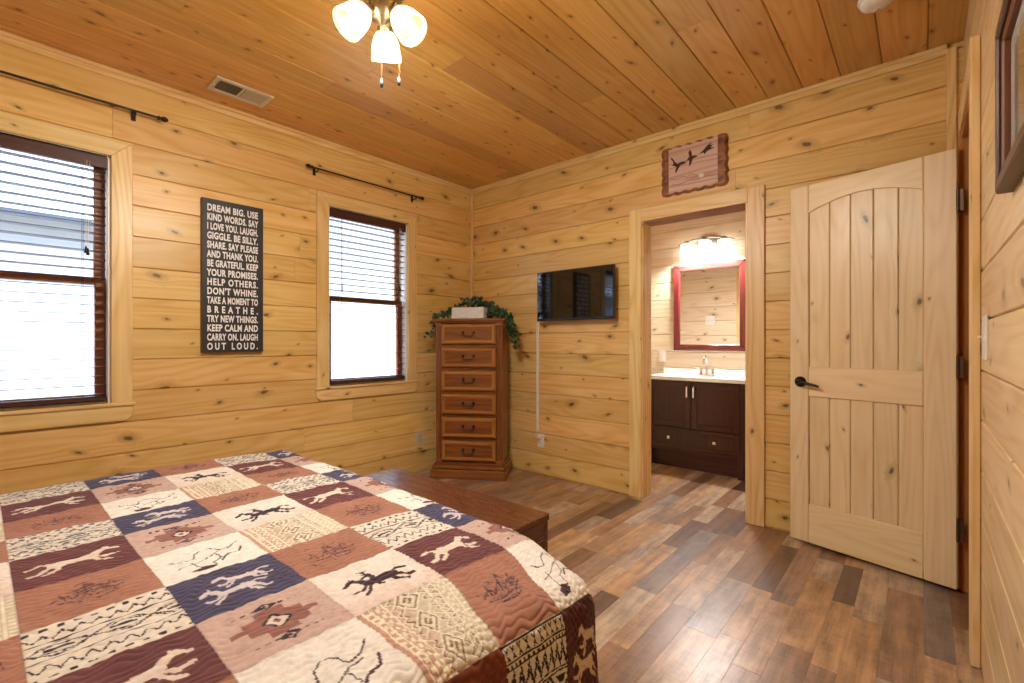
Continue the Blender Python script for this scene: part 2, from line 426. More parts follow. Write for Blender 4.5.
# ------------------------------------------------------------------ room shell
def plank_wall(name, loc, rz, u0, u1, holes=(), mat='pine', z1=H, th=.1, z0=.0045, pitch=PITCH, ch=.007, seedv=0):
    rs = random.Random(seedv)
    b = MB(); rows = []
    z = z0-pitch if z0 > 0 else z0
    while z < z1:
        rows.append((z, z+pitch)); z += pitch
    for (a, c) in rows:
        lo, hi = max(a, 0.), min(c, z1)
        if hi-lo < 1e-4: continue
        # butt joints
        cuts = [u0]; p = u0 + rs.uniform(1.8, 6.)
        while p < u1-.4: cuts.append(p); p += rs.uniform(3.6, 5.)
        cuts.append(u1)
        for k in range(len(cuts)-1):
            ou, ov, rn = rs.random()*40, rs.random()*40, rs.random()
            segs = [(cuts[k], cuts[k+1], lo, hi)]
            for (ha, hb, za, zb) in holes:
                ns = []
                for (sa, sb, l, h_) in segs:
                    if hb <= sa or ha >= sb or zb <= l+1e-4 or za >= h_-1e-4: ns.append((sa, sb, l, h_)); continue
                    if sa < ha: ns.append((sa, ha, l, h_))
                    if sb > hb: ns.append((hb, sb, l, h_))
                    m0, m1 = max(sa, ha), min(sb, hb)
                    if za > l: ns.append((m0, m1, l, za))
                    if zb < h_: ns.append((m0, m1, zb, h_))
                segs = ns
            for (sa, sb, l, h_) in segs:
                cl = ch if abs(l-a) < 1e-6 else 0; cu = ch if abs(h_-c) < 1e-6 else 0
                el = .0012 if k > 0 and abs(sa-cuts[k]) < 1e-6 else 0
                prof = [(th, l)] + ([(.011, l), (.011, l+.0018), (.003, l+.0026), (0, l+.0055)] if cl else [(0, l)]) + ([(0, h_-.0055), (.003, h_-.0026), (.011, h_-.0018), (.011, h_)] if cu else [(0, h_)]) + [(th, h_)]
                ra = [(sa+el, y, zz) for y, zz in prof]; rb = [(sb, y, zz) for y, zz in prof]
                ia, ib = b.add(ra), b.add(rb); npf = len(prof)
                for j in range(npf):
                    j2 = (j+1) % npf
                    b.face((ia+j, ib+j, ib+j2, ia+j2), [(ra[j][0]+ou, ra[j][2]+ra[j][1]*.3+ov), (rb[j][0]+ou, rb[j][2]+ra[j][1]*.3+ov), (rb[j2][0]+ou, rb[j2][2]+rb[j2][1]*.3+ov), (ra[j2][0]+ou, ra[j2][2]+ra[j2][1]*.3+ov)], rn)
                b.face([ia+j for j in range(npf)], [(p[1]+ou, p[2]+ov) for p in ra], rn)
                b.face([ib+j for j in range(npf)][::-1], [(p[1]+ou, p[2]+ov) for p in rb][::-1], rn)
    o = b.build(name, mat); o.location = loc; o.rotation_euler = (0, 0, rz)
    return tag(o, kind='structure')

W1 = (-.23, .50); W2 = (1.78, 2.515); WZ = (.835, 2.220)        # window openings in the left wall
BD = (-1.59, -.852, 2.082)                                       # bathroom doorway
ED = (2.47, 3.065, 2.18)                                         # entry doorway in the right wall
# local x of a LEFT wall = world y ; of a RIGHT wall = -world y
plank_wall('wall_left', (XL, 0, 0), LEFT, YF-.12, YB+.12, [(*W1, *WZ), (*W2, *WZ)], seedv=3)
plank_wall('wall_back', (0, YB, 0), BACK, XL-.1, XR+.1, [(BD[0], BD[1], 0, BD[2])], seedv=11, th=.055)
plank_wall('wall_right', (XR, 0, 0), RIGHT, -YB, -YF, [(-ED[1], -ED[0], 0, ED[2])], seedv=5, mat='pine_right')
plank_wall('wall_front', (0, YF, 0), NEARW, -XR-.1, -XL+.1, seedv=8)
plank_wall('wall_bathroom_near', (0, YB2, 0), NEARW, -BX1-.1, -BX0+.1, [(-BD[1], -BD[0], 0, BD[2])], seedv=21, th=.06, mat='pine_bath')
plank_wall('wall_bathroom_far', (0, BY1, 0), BACK, BX0-.1, BX1+.1, seedv=23, mat='pine_bath')
plank_wall('wall_bathroom_left', (BX0, 0, 0), LEFT, YB2, BY1, seedv=24, mat='pine_bath')
plank_wall('wall_bathroom_right', (BX1, 0, 0), RIGHT, -BY1, -YB2, seedv=25, mat='pine_bath')
# hallway beyond the entry doorway
plank_wall('wall_hall', (1.35, 0, 0), RIGHT, -4.2, -1.2, seedv=31)
plank_wall('wall_hall_far', (0, 4.2, 0), BACK, XR+.1, 1.45, seedv=32)
plank_wall('wall_hall_near', (0, 1.2, 0), NEARW, -1.45, -XR-.1, seedv=33)

def floor():
    rs = random.Random(4); b = MB()
    x = XL-.2; ix = 0
    widths = [.098, .118, .082, .105, .128, .09]
    while x < 1.5:
        w = widths[ix % 6]; y = YF-.2-rs.random()*.5; last = -1
        while y < BY1+.1:
            L = rs.choice((.30, .42, .55, .68, .85, 1.05))*rs.uniform(.85, 1.15)
            r = rs.random()
            while abs(r-last) < .12: r = rs.random()
            last = r; ou, ov = rs.random()*40, rs.random()*40
            x0, x1, y0, y1 = x, x+w, y, y+L; c = .0007; zc = -.0008
            P = [(x0+c, y0+c, 0), (x1-c, y0+c, 0), (x1-c, y1-c, 0), (x0+c, y1-c, 0), (x0, y0, zc), (x1, y0, zc), (x1, y1, zc), (x0, y1, zc)]
            i = b.add(P); uvf = lambda ks: [(P[k][1]+ou, P[k][0]+ov) for k in ks]
            for ks in ((0, 1, 2, 3), (4, 5, 1, 0), (5, 6, 2, 1), (6, 7, 3, 2), (7, 4, 0, 3)):
                b.face([i+k for k in ks], uvf(ks), r)
            y += L
        x += w; ix += 1
    b.rnd = .5
    b.box(XL-.2, 1.5, YF-.9, BY1+1.2, -.15, -.0015)
    return tag(b.build('floor', 'floor'), kind='structure')
floor()
def ceiling():
    rs = random.Random(15); b = MB(); p = .188; x = .024-p*20
    while x < 1.5:
        cuts = [YF-.1]; q = YF+rs.uniform(1.2, 4.5)
        while q < BY1-.3: cuts.append(q); q += rs.uniform(3., 4.8)
        cuts.append(BY1+.1)
        for k in range(len(cuts)-1):
            ou, ov, rn = rs.random()*40, rs.random()*40, rs.random()
            c = .006
            prof = [(x, H+.06), (x, H+.011), (x+.0016, H+.011), (x+.0024, H+.003), (x+c, H), (x+p-c, H), (x+p-.0024, H+.003), (x+p-.0016, H+.011), (x+p, H+.011), (x+p, H+.06)]
            ra = [(a, cuts[k]+(.0015 if k else 0), z) for a, z in prof]; rb = [(a, cuts[k+1], z) for a, z in prof]
            ia, ib = b.add(ra), b.add(rb)
            for j in range(10):
                j2 = (j+1) % 10
                b.face((ia+j2, ib+j2, ib+j, ia+j), [(ra[j2][1]+ou, ra[j2][0]+ov), (rb[j2][1]+ou, rb[j2][0]+ov), (rb[j][1]+ou, rb[j][0]+ov), (ra[j][1]+ou, ra[j][0]+ov)], rn)
            b.face([ia+j for j in range(10)], [(q_[0], q_[2]) for q_ in ra], rn); b.face([ib+j for j in range(10)][::-1], [(q_[0], q_[2]) for q_ in rb], rn)
        x += p
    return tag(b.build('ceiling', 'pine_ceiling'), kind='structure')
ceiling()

def trim(name, boxes, mat='pine_trim', bev=.003):
    b = MB()
    for q in boxes: b.box(*q[:6], grain=q[6], bev=bev)
    return tag(b.build(name, mat), kind='structure')
# crown: thin two-step moulding along left and back walls
trim('trim_1', [(XL, XL+.016, YF, YB, H-.052, H, 'y'), (XL, XL+.026, YF, YB, H-.022, H, 'y')])
trim('trim_2', [(XL, .099, YB-.016, YB, H-.052, H, 'x'), (XL, .099, YB-.026, YB, H-.022, H, 'x')])
trim('trim_3', [(XL, XL+.024, YB-.024, YB, 0, H-.052, 'z')])                    # left back corner
trim('trim_4', [(.096, .134, YB-.018, YB, 0, H-.02, 'z')])                      # right back corner
# bathroom doorway casing + jamb
trim('trim_5', [(BD[0]-.098, BD[0], YB-.018, YB, 0, BD[2]+.098, 'z'), (BD[1], BD[1]+.1, YB-.018, YB, 0, BD[2]+.098, 'z'),
                (BD[0], BD[1], YB-.018, YB, BD[2], BD[2]+.098, 'x'),
                (BD[0]-.001, BD[0]+.014, YB-.010, YB2+.012, 0, BD[2], 'z'), (BD[1]-.014, BD[1]+.001, YB-.010, YB2+.012, 0, BD[2], 'z'),
                (BD[0]-.09, BD[0], YB2, YB2+.018, 0, BD[2]+.09, 'z'), (BD[1], BD[1]+.09, YB2, YB2+.018, 0, BD[2]+.09, 'z'), (BD[0], BD[1], YB2, YB2+.018, BD[2], BD[2]+.09, 'x')])
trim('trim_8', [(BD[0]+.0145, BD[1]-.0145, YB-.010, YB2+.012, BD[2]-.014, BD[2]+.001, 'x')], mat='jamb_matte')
# entry doorway casing + jamb (right wall)
trim('trim_6', [(.134, XR, 2.38, 2.47, 0, 2.287, 'z'), (.134, XR, 3.065, 3.155, 0, 2.287, 'z'), (.134, XR, 2.47, 3.065, 2.18, 2.287, 'y'),
                (.140, XR+.1, 2.462, 2.476, 0, 2.18, 'z'), (.140, XR+.1, 3.058, 3.072, 0, 2.14, 'z'), (.140, XR+.1, 2.476, 3.058, 2.135, 2.16, 'y'),
                (.185, .20, 3.045, 3.058, 0, 2.135, 'z')], mat='jamb')
b = MB()
for q in [(.1335, XR, 2.379, 2.471, 0, 2.2875, 'z'), (.1335, XR, 2.471, 3.156, 2.179, 2.2875, 'y')]: b.box(*q[:6], grain=q[6], bev=.004)
tag(b.build('trim_7', 'pine_trim'), kind='structure')

# ------------------------------------------------------------------ windows (left wall); local x = world y, front -y
def window(name, y0, y1):
    w = thing(name, None, None, (XL, 0, 0), LEFT, kind='structure')
    z0, z1 = WZ
    b = MB()
    c = .095; t = .020
    b.prism([(y0, z0), (y0, z1), (y0-c, z1+c), (y0-c, z0)], -t, 0, .003, grain=(1, 0))
    b.prism([(y1, z0), (y1+c, z0), (y1+c, z1+c), (y1, z1)], -t, 0, .003, grain=(1, 0))
    b.prism([(y0, z1), (y1, z1), (y1+c, z1+c), (y0-c, z1+c)], -t, 0, .003)
    b.build('window_casing', 'pine_trim', w)
    b = MB(); b.box(y0-c-.012, y1+c+.012, -.030, .03, z0-.022, z0, 'x', .006); b.build('window_sill', 'pine_trim', w)
    b = MB(); q = .032
    b.prism([(y0-c-.004, z0-.022), (y0-c-.004, z0-.105+q), (y0-c-.004+q, z0-.105), (y1+c+.004-q, z0-.105), (y1+c+.004, z0-.105+q), (y1+c+.004, z0-.022)], -.02, 0, .004)
    b.build('window_apron', 'pine_trim', w)
    b = MB()                                                   # jamb liner, daylight falling on it put into its white
    for q in ((y0-.003, y0+.012, z0, z1), (y1-.012, y1+.003, z0, z1)): b.box(q[0], q[1], .0, .12, q[2], q[3], 'z')
    b.box(y0, y1, .0, .12, z1-.012, z1+.003); b.box(y0, y1, .03, .12, z0-.022, z0+.008)
    b.build('window_jamb', 'white', w)
    zm = 1.520
    def sash(yy, za, zb, ym):
        s_ = MB(); e = .048; a0, a1 = y0+.012, y1-.012
        s_.box(a0, a0+e, ym, ym+.03, za, zb, 'z', .003); s_.box(a1-e, a1, ym, ym+.03, za, zb, 'z', .003)
        s_.box(a0+e, a1-e, ym, ym+.03, zb-.04, zb, 'x', .003); s_.box(a0+e, a1-e, ym, ym+.03, za, za+.04, 'x', .003)
        o = s_.build('window_sash', 'sash', w)
        g = MB(); g.box(a0+e, a1-e, ym+.013, ym+.017, za+.035, zb-.035); g.build('window_pane', 'pane', o)
    sash(0, z0+.008, zm+.018, .062); sash(0, zm-.018, z1-.012, .093)
    return w
window('window_1', *W1); window('window_2', *W2)

def blind(y0, y1, label, wand_at, wand_z, cord_side):
    """dark wood venetian blind hanging inside a window"""
    o = thing('venetian_blind', label, 'window blind', (XL, (y0+y1)/2, WZ[1]), LEFT, group='dark venetian blinds in the bedroom windows')
    hw = (y1-y0)/2-.014; zt = -.001
    b = MB(); b.box(-hw, hw, .0, .008, zt-.072, zt, 'x', .002); b.box(-hw, -hw+.008, .008, .05, zt-.072, zt, 'y'); b.box(hw-.008, hw, .008, .05, zt-.072, zt, 'y')
    b.build('valance', 'blind', o)
    b = MB(); b.box(-hw+.01, hw-.01, .01, .05, zt-.045, zt); b.build('headrail', 'blind', o)
    b = MB(); zz = zt-.092; zend = WZ[0]-WZ[1]+.052; n = int((zz-zend)/.0495); st = (zz-zend)/n
    for k in range(n+1):
        z = zz-k*st
        b.xf = Matrix.Translation((0, .03, z)) @ Matrix.Rotation(RAD(-3 if z > -.7 else 1.), 4, 'X')
        b.box(-hw+.004, hw-.004, -.0245, .0245, -.0017, .0017, 'x', .001)
    b.xf = None; b.build('slats', 'blind', o)
    b = MB(); zb = WZ[0]-WZ[1]+.014; b.box(-hw+.004, hw-.004, .005, .055, zb, zb+.026, 'x', .004); b.build('bottom_rail', 'blind', o)
    for px in (-hw+.1, hw-.1):
        b = MB()
        for yy in (.004, .056): b.tube([(px, yy, zt-.07), (px, yy, zb+.02)], .0011, 5)
        b.build('ladder_cord', 'black', o)
    if wand_at is not None:
        b = MB(); b.tube([(wand_at, -.004, zt-.06), (wand_at, -.006, wand_z+.05)], .0032, 8); b.lathe([(.003, 0), (.006, -.02), (.005, -.06), (.002, -.065)], (wand_at, -.006, wand_z+.06))
        b.build('tilt_wand', 'blind', o)
    if cord_side is not None:
        cx, cz = cord_side
        b = MB(); b.tube([(cx, -.004, zt-.05), (cx-.004, -.006, cz+.04)], .0012, 5); b.tube([(cx+.012, -.004, zt-.05), (cx+.004, -.006, cz+.03)], .0012, 5)
        b.build('pull_cord', 'ivory', o)
        b = MB(); b.lathe([(.002, .04), (.005, .03), (.008, .005), (.007, 0)], (cx-.004, -.006, cz)); b.lathe([(.002, .03), (.005, .02), (.008, -.005), (.007, -.01)], (cx+.004, -.006, cz))
        b.build('cord_tassel', 'bronze', o)
    return o
blind(*W1, 'dark venetian blind in the window beside the black text sign', None, 0, (.265, 1.66-WZ[1]))
blind(*W2, 'dark venetian blind in the window beside the tall chest of drawers', -.255, 1.57-WZ[1], (.285, 1.63-WZ[1]))

# ------------------------------------------------------------------ curtain rods
def rod(ya, yb, z, label, ends=(True, True)):
    o = thing('curtain_rod', label, 'curtain rod', (XL, 0, z), LEFT, group='black curtain rods above the windows')
    yy = -.068
    b = MB(); b.tube([(ya, yy, 0), (yb, yy, 0)], .0065, 10); b.build('rod', 'black', o)
    for e, d in ((ya, -1), (yb, 1)):
        b = MB(); b.lathe([(.0085, 0), (.012, .004), (.012, .010), (.007, .014), (.012, .022), (.0155, .032), (.013, .044), (.006, .052), (.001, .054)], (e, yy, 0), (d, 0, 0), 14); b.build('finial', 'black', o)
    for e in ((ya+.04, yb-.03) if ya > 1 else (ya+.10, yb-.10)):
        b = MB(); b.box(e-.011, e+.011, -.004, 0, -.035, .022, 'z', .001); b.tube([(e, -.004, -.014), (e, -.05, -.016), (e, yy, -.013)], .0045, 8)
        b.tube([(e, yy+.012*math.cos(a), .012*math.sin(a)) for a in [PI+PI*k/8 for k in range(9)]], .0035, 8); b.build('bracket', 'black', o)
    return o
rod(-.36, .700, 2.489, 'black curtain rod above the window beside the black text sign')
rod(1.63, 2.595, 2.459, 'black curtain rod above the window nearest the tall chest of drawers')

# ------------------------------------------------------------------ word sign on the left wall
def sign():
    y0, y1, z0, z1 = .935, 1.298, 1.110, 2.088
    o = thing('word_sign', 'tall black wall sign with white capital lettering on the left wall', 'sign', (XL, (y0+y1)/2, (z0+z1)/2), LEFT)
    w, h = (y1-y0), (z1-z0)
    b = MB(); b.box(-w/2, w/2, -.032, 0, -h/2, h/2, 'z', .0015); b.mi = 0
    b.build('board', 'sign_edge', o)
    b = MB(); b.box(-w/2+.001, w/2-.001, -.0335, -.0315, -h/2+.001, h/2-.001, 'z'); b.build('face', 'sign_black', o)
    lines = ["DREAM BIG. USE", "KIND WORDS. SAY", "I LOVE YOU. LAUGH.", "GIGGLE. BE SILLY.", "SHARE. SAY PLEASE", "AND THANK YOU.", "BE GRATEFUL. KEEP", "YOUR PROMISES.",
             "HELP OTHERS.", "DON'T WHINE.", "TAKE A MOMENT TO", "B R E A T H E.", "TRY NEW THINGS.", "KEEP CALM AND", "CARRY ON. LAUGH", "OUT LOUD."]
    W = w*.83; pitch = (h-.09)/len(lines); cap = .0415
    verts, faces = [], []
    dg = None
    cache = {}
    def glyphs(tx):
        cu = bpy.data.curves.new('t', 'FONT'); cu.body = tx; cu.size = cap/.70; cu.extrude = .0008; cu.offset = cap*.05; cu.resolution_u = 3
        to = bpy.data.objects.new('t', cu); C.objects.link(to); bpy.context.view_layer.update()
        me = bpy.data.meshes.new_from_object(to.evaluated_get(bpy.context.evaluated_depsgraph_get()))
        vs = [tuple(v.co) for v in me.vertices]; fs = [tuple(p.vertices) for p in me.polygons]
        bpy.data.meshes.remove(me); bpy.data.objects.remove(to); bpy.data.curves.remove(cu)
        return vs, fs
    def wid(tx): xs = [v[0] for v in glyphs(tx)[0]]; return max(xs)-min(xs)
    hh = wid('HH')
    for ch in sorted(set(''.join(lines))):
        cache[ch] = (([], []) if ch == ' ' else glyphs(ch), wid('H'+ch+'H')-hh)
    for k, tx in enumerate(lines):
        if k == 11: tx = tx.replace(' ', '')
        adv = [cache[ch][1] for ch in tx]; nat = sum(adv); n_ = len(tx)
        sx = min(.66, .93*W/nat); gap = (W-nat*sx)/(n_-1)
        zl = h/2-.056-k*.0588-cap/2; x = -w*.425
        for ch, ad in zip(tx, adv):
            vs, fs = cache[ch][0]; i0 = len(verts)
            for v in vs: verts.append((x+v[0]*sx, -.0343-v[2], zl+v[1]))
            for f_ in fs: faces.append([i0+i for i in f_])
            x += ad*sx+gap
    me = bpy.data.meshes.new('lettering'); me.from_pydata(verts, [], faces); me.materials.append(M['lettering']); me.update()
    lo = bpy.data.objects.new('lettering', me); C.objects.link(lo); lo.parent = o
sign()

# ------------------------------------------------------------------ outlets, switches, vent, smoke alarm
def outlet(loc, rz, label, mat='ivory', w=.076, h=.122):
    o = thing('wall_outlet', label, 'outlet', loc, rz)
    b = MB(); b.box(-w/2, w/2, -.006, 0, -h/2, h/2, 'z', .002); b.build('plate', mat, o)
    for s_ in (-1, 1):
        b = MB(); b.lathe([(.0165, 0), (.0165, .0015), (.015, .003)], (0, -.0055, s_*.0205), (0, -1, 0), 16); q = b.build('socket', mat, o)
        c = MB()
        for dx in (-.006, .006): c.box(dx-.0012, dx+.0012, -.0095, -.0083, s_*.0205-.001, s_*.0205+.009)
        c.box(-.002, .002, -.0095, -.0083, s_*.0205-.010, s_*.0205-.006); c.build('slots', 'void', q)
    b = MB(); b.lathe([(.003, 0), (.003, .001), (.001, .0015)], (0, -.006, 0), (0, -1, 0), 8); b.build('screw', 'nickel', o)
    return o
outlet((XL, 2.645, .305), LEFT, 'ivory outlet on the window wall beside the tall chest of drawers')
outlet((-2.548, YB, .30), BACK, 'white outlet under the television at the foot of the white cord cover', 'white')
def switch(loc, rz, label, w=.075, h=.122, rocker=True):
    o = thing('light_switch', label, 'light switch', loc, rz)
    b = MB(); b.box(-w/2, w/2, -.007, 0, -h/2, h/2, 'z', .002); b.build('plate', 'white', o)
    if rocker:
        b = MB(); b.box(-.017, .017, -.010, -.006, -.034, .034, 'z', .001); b.build('rocker', 'white', o)
    else:
        for dx in ((-.023, .023) if w > .1 else (0,)):
            b = MB(); b.box(dx-.005, dx+.005, -.009, -.006, -.012, .012); b.box(dx-.003, dx+.003, -.019, -.006, .000, .007); b.build('toggle', 'white', o)
    return o
switch((XR, 2.20, 1.192), RIGHT, 'white wall switch beside the entry door casing', w=.118, h=.145, rocker=False)
switch((-2.05, BY1, 1.03), BACK, 'white switch plate on the bathroom wall left of the sink')
switch((-1.99, YB2, 1.44), NEARW, 'white switch plate seen in the bathroom mirror', w=.118, rocker=False)

def vent():
    x0, x1, y0, y1 = -3.235, -3.045, .910, 1.228
    o = thing('ceiling_vent', 'cream metal air register on the ceiling near the left wall', 'vent', ((x0+x1)/2, (y0+y1)/2, H))
    w, l = (x1-x0)/2, (y1-y0)/2
    b = MB(); f = .028
    for q in ((-w, w, -l, -l+f), (-w, w, l-f, l), (-w, -w+f, -l+f, l-f), (w-f, w, -l+f, l-f)): b.box(q[0], q[1], q[2], q[3], -.012, 0, 'y', .003)
    b.box(-w+f, w-f, -.006, .006, -.010, 0); b.build('frame', 'cream_metal', o)
    b = MB(); b.box(-w+f, w-f, -l+f, l-f, -.003, -.0005); b.build('throat', 'void', o)
    b = MB(); n = 22
    for k in range(n):
        y = -l+f+(k+.5)*(2*l-2*f)/n
        if abs(y) < .008: continue
        b.xf = Matrix.Translation((0, y, -.007)) @ Matrix.Rotation(RAD(50 if y < 0 else -50), 4, 'X')
        b.box(-w+f, w-f, -.0055, .0055, -.0006, .0006)
    b.xf = None; b.build('louvers', 'cream_metal', o)
    b = MB(); b.box(-.004, .004, -l+.012, -l+.02, -.022, -.011); b.build('damper_lever', 'cream_metal', o)
vent()
def smoke():
    o = thing('smoke_alarm', 'white round smoke alarm on the ceiling near the entry door', 'smoke alarm', (-.152, 2.635, H))
    b = MB(); b.lathe([(.068, 0), (.068, -.012), (.064, -.016)], seg=28); b.build('base', 'white', o)
    b = MB(); b.lathe([(.06, -.014), (.06, -.028), (.052, -.038), (.03, -.042), (.001, -.043)], seg=28); q = b.build('cover', 'white', o)
    b = MB(); b.lathe([(.012, -.042), (.012, -.046), (.001, -.047)], (.0, .02, 0), seg=14); b.build('test_button', 'cream_metal', o)
smoke()

# ------------------------------------------------------------------ ceiling light with three glass shades
LAMPS = []
def ceiling_light():
    hx, hy = -1.492, .985
    o = thing('ceiling_light', 'three lamp ceiling light with frosted tulip glass shades and pull chains', 'ceiling light', (hx, hy, H))
    fwd = Vector((-.658, .753, 0)); rt = Vector((.753, .658, 0))
    b = MB(); b.lathe([(.07, 0), (.07, -.02), (.055, -.05), (.02, -.065)], seg=24); b.build('canopy', 'nickel', o)
    b = MB(); b.tube([(0, 0, -.06), (0, 0, -.15)], .0125, 12); b.build('downrod', 'nickel', o)
    b = MB(); b.lathe([(.02, -.14), (.075, -.15), (.088, -.18), (.088, -.235), (.07, -.262), (.045, -.27)], seg=28); b.build('motor_housing', 'nickel', o)
    b = MB(); b.lathe([(.042, -.265), (.05, -.28), (.052, -.325), (.042, -.345), (.022, -.352), (.012, -.366), (.001, -.37)], seg=24); b.build('switch_cup', 'nickel', o)
    for ang in (0, 120, 240):
        d = fwd*math.cos(RAD(ang-8)) + rt*math.sin(RAD(ang-8))
        tilt = RAD(33 if ang == 0 else 41)
        ax = (d*math.sin(tilt) + Vector((0, 0, -1))*math.cos(tilt)).normalized()
        neck = d*.058 + Vector((0, 0, -.335))
        b = MB(); b.tube([d*.035+Vector((0, 0, -.305)), d*.06+Vector((0, 0, -.305)), neck], .009, 10)
        b.lathe([(.012, -.012), (.027, -.004), (.029, .012), (.026, .018)], neck, ax, 20); arm = b.build('lamp_arm', 'nickel', o)
        b = MB()
        prof = [(.022, .010), (.034, .020), (.044, .038), (.050, .060), (.054, .088), (.056, .114)]
        b.lathe(prof + [(r-.0025, h) for r, h in prof[::-1]], neck, ax, 28, caps=(False, False)); b.build('glass_shade', 'shade', arm)
        b = MB(); bc = neck+ax*.07
        b.lathe([(.011, .018), (.013, .035), (.022, .055), (.026, .072), (.022, .090), (.010, .099), (.001, .1005)], neck, ax, 18); b.build('bulb', 'bulb', arm)
        LAMPS.append((Vector((hx, hy, H)) + neck + ax*.095, ax))
    for dr, zl, df in ((0.005, -.612, -.03), (.058, -.583, .01)):
        b = MB(); p = rt*dr+fwd*df
        b.tube([p+Vector((0, 0, -.33)), p+Vector((0, 0, zl+.03))], .0012, 6); c = b.build('pull_chain', 'brass', o)
        b = MB(); b.lathe([(.0015, .032), (.0045, .026), (.0065, .010), (.005, 0), (.001, -.002)], p+Vector((0, 0, zl)), seg=12); b.build('chain_fob', 'black', c)
ceiling_light()

# ------------------------------------------------------------------ tall chest of drawers in the corner
def chest_of_drawers():
    o = thing('chest_of_drawers', 'tall narrow oak chest of six drawers standing across the room corner', 'chest of drawers', (-2.942, 2.795, 0), RAD(33))
    x0, x1, D = -.295, .295, .36
    b = MB()
    b.box(x0, x0+.02, .02, D, .12, 1.345, 'z', .002); b.box(x1-.02, x1, .02, D, .12, 1.345, 'z', .002)
    b.box(x0+.02, x1-.02, D-.012, D, .12, 1.345, 'z'); b.box(x0+.02, x1-.02, .03, D-.012, .12, .135, 'x')
    for k in range(7):
        z = .124+k*.2022; b.box(x0+.045, x1-.045, .022, D-.012, z, z+.016, 'x')
    b.build('carcass', 'oak', o)
    for s_ in (-1, 1):                                             # reeded quarter columns
        b = MB(); xx = s_*.268
        b.box(xx-.024, xx+.024, .018, .04, .125, 1.345, 'z')
        for k in range(3): b.tube([(xx+(k-1)*.0145, .018, .16), (xx+(k-1)*.0145, .018, 1.31)], .0068, 10)
        b.box(xx-.026, xx+.026, .008, .04, .125, .16, 'x', .002); b.box(xx-.026, xx+.026, .008, .04, 1.31, 1.345, 'x', .002)
        b.build('pilaster', 'oak', o)
    b = MB(); b.box(x0-.028, x1+.028, -.018, D, 1.355, 1.378, 'x', .006); b.box(x0-.014, x1+.014, -.004, D, 1.342, 1.356, 'x', .004); b.build('top', 'oak', o)
    b = MB(); b.box(x0-.028, x1+.028, -.022, D, .075, .108, 'x', .010); b.box(x0-.012, x1+.012, .0, D, .105, .126, 'x', .004)
    b.box(x0-.034, x1+.034, -.036, D, 0, .077, 'x', .006); b.build('plinth', 'oak', o)
    for k in range(6):
        z0 = .146+k*.2022; z1 = z0+.176; a = .241
        b = MB()
        # bevelled raised front: frame with mitred slope and inner panel
        def ring(hw, y, za, zb): return [(-hw, y, za), (hw, y, za), (hw, y, zb), (-hw, y, zb)]
        loops = [ring(a, .030, z0, z1), ring(a, .006, z0, z1), ring(a-.014, -.012, z0+.014, z1-.014), ring(a-.030, -.012, z0+.030, z1-.030), ring(a-.036, -.003, z0+.036, z1-.036)]
        for q in range(len(loops)-1):
            A, B_ = loops[q], loops[q+1]; ia, ib = b.add(A), b.add(B_); ou = random.random()*20
            b.mi = 1 if q >= 1 else 0
            for j in range(4):
                j2 = (j+1) % 4; hz = j % 2 == 0; g = (lambda p: (p[0]+ou, p[2]+p[1])) if hz else (lambda p: (p[2]+ou, p[0]+p[1]))
                b.face((ia+j, ia+j2, ib+j2, ib+j), [g(A[j]), g(A[j2]), g(B_[j2]), g(B_[j])], .3+.4*random.random())
        b.mi = 0; b.poly(loops[-1], r=random.random(), uvs=[(p[0]+k*3.3, p[2]+k*1.7) for p in loops[-1]])
        b.box(-a+.02, a-.02, .028, D-.03, z0+.01, z1-.03, 'x')
        dr = b.build('drawer', ['oak', 'oak_light'], o)
        b = MB(); zc = (z0+z1)/2+.012                               # bail pull
        for s_ in (-1, 1):
            b.lathe([(.013, 0), (.013, .003), (.006, .006), (.006, .016)], (s_*.046, -.003, zc), (0, -1, 0), 12)
            b.ball((s_*.046, -.020, zc), .0075)
        b.tube([(-.046, -.020, zc), (-.050, -.024, zc-.012), (-.040, -.027, zc-.026), (-.018, -.027, zc-.030), (.018, -.027, zc-.030), (.040, -.027, zc-.026), (.050, -.024, zc-.012), (.046, -.020, zc)], .0042, 8)
        b.build('bail_pull', 'pewter', dr)
chest_of_drawers()

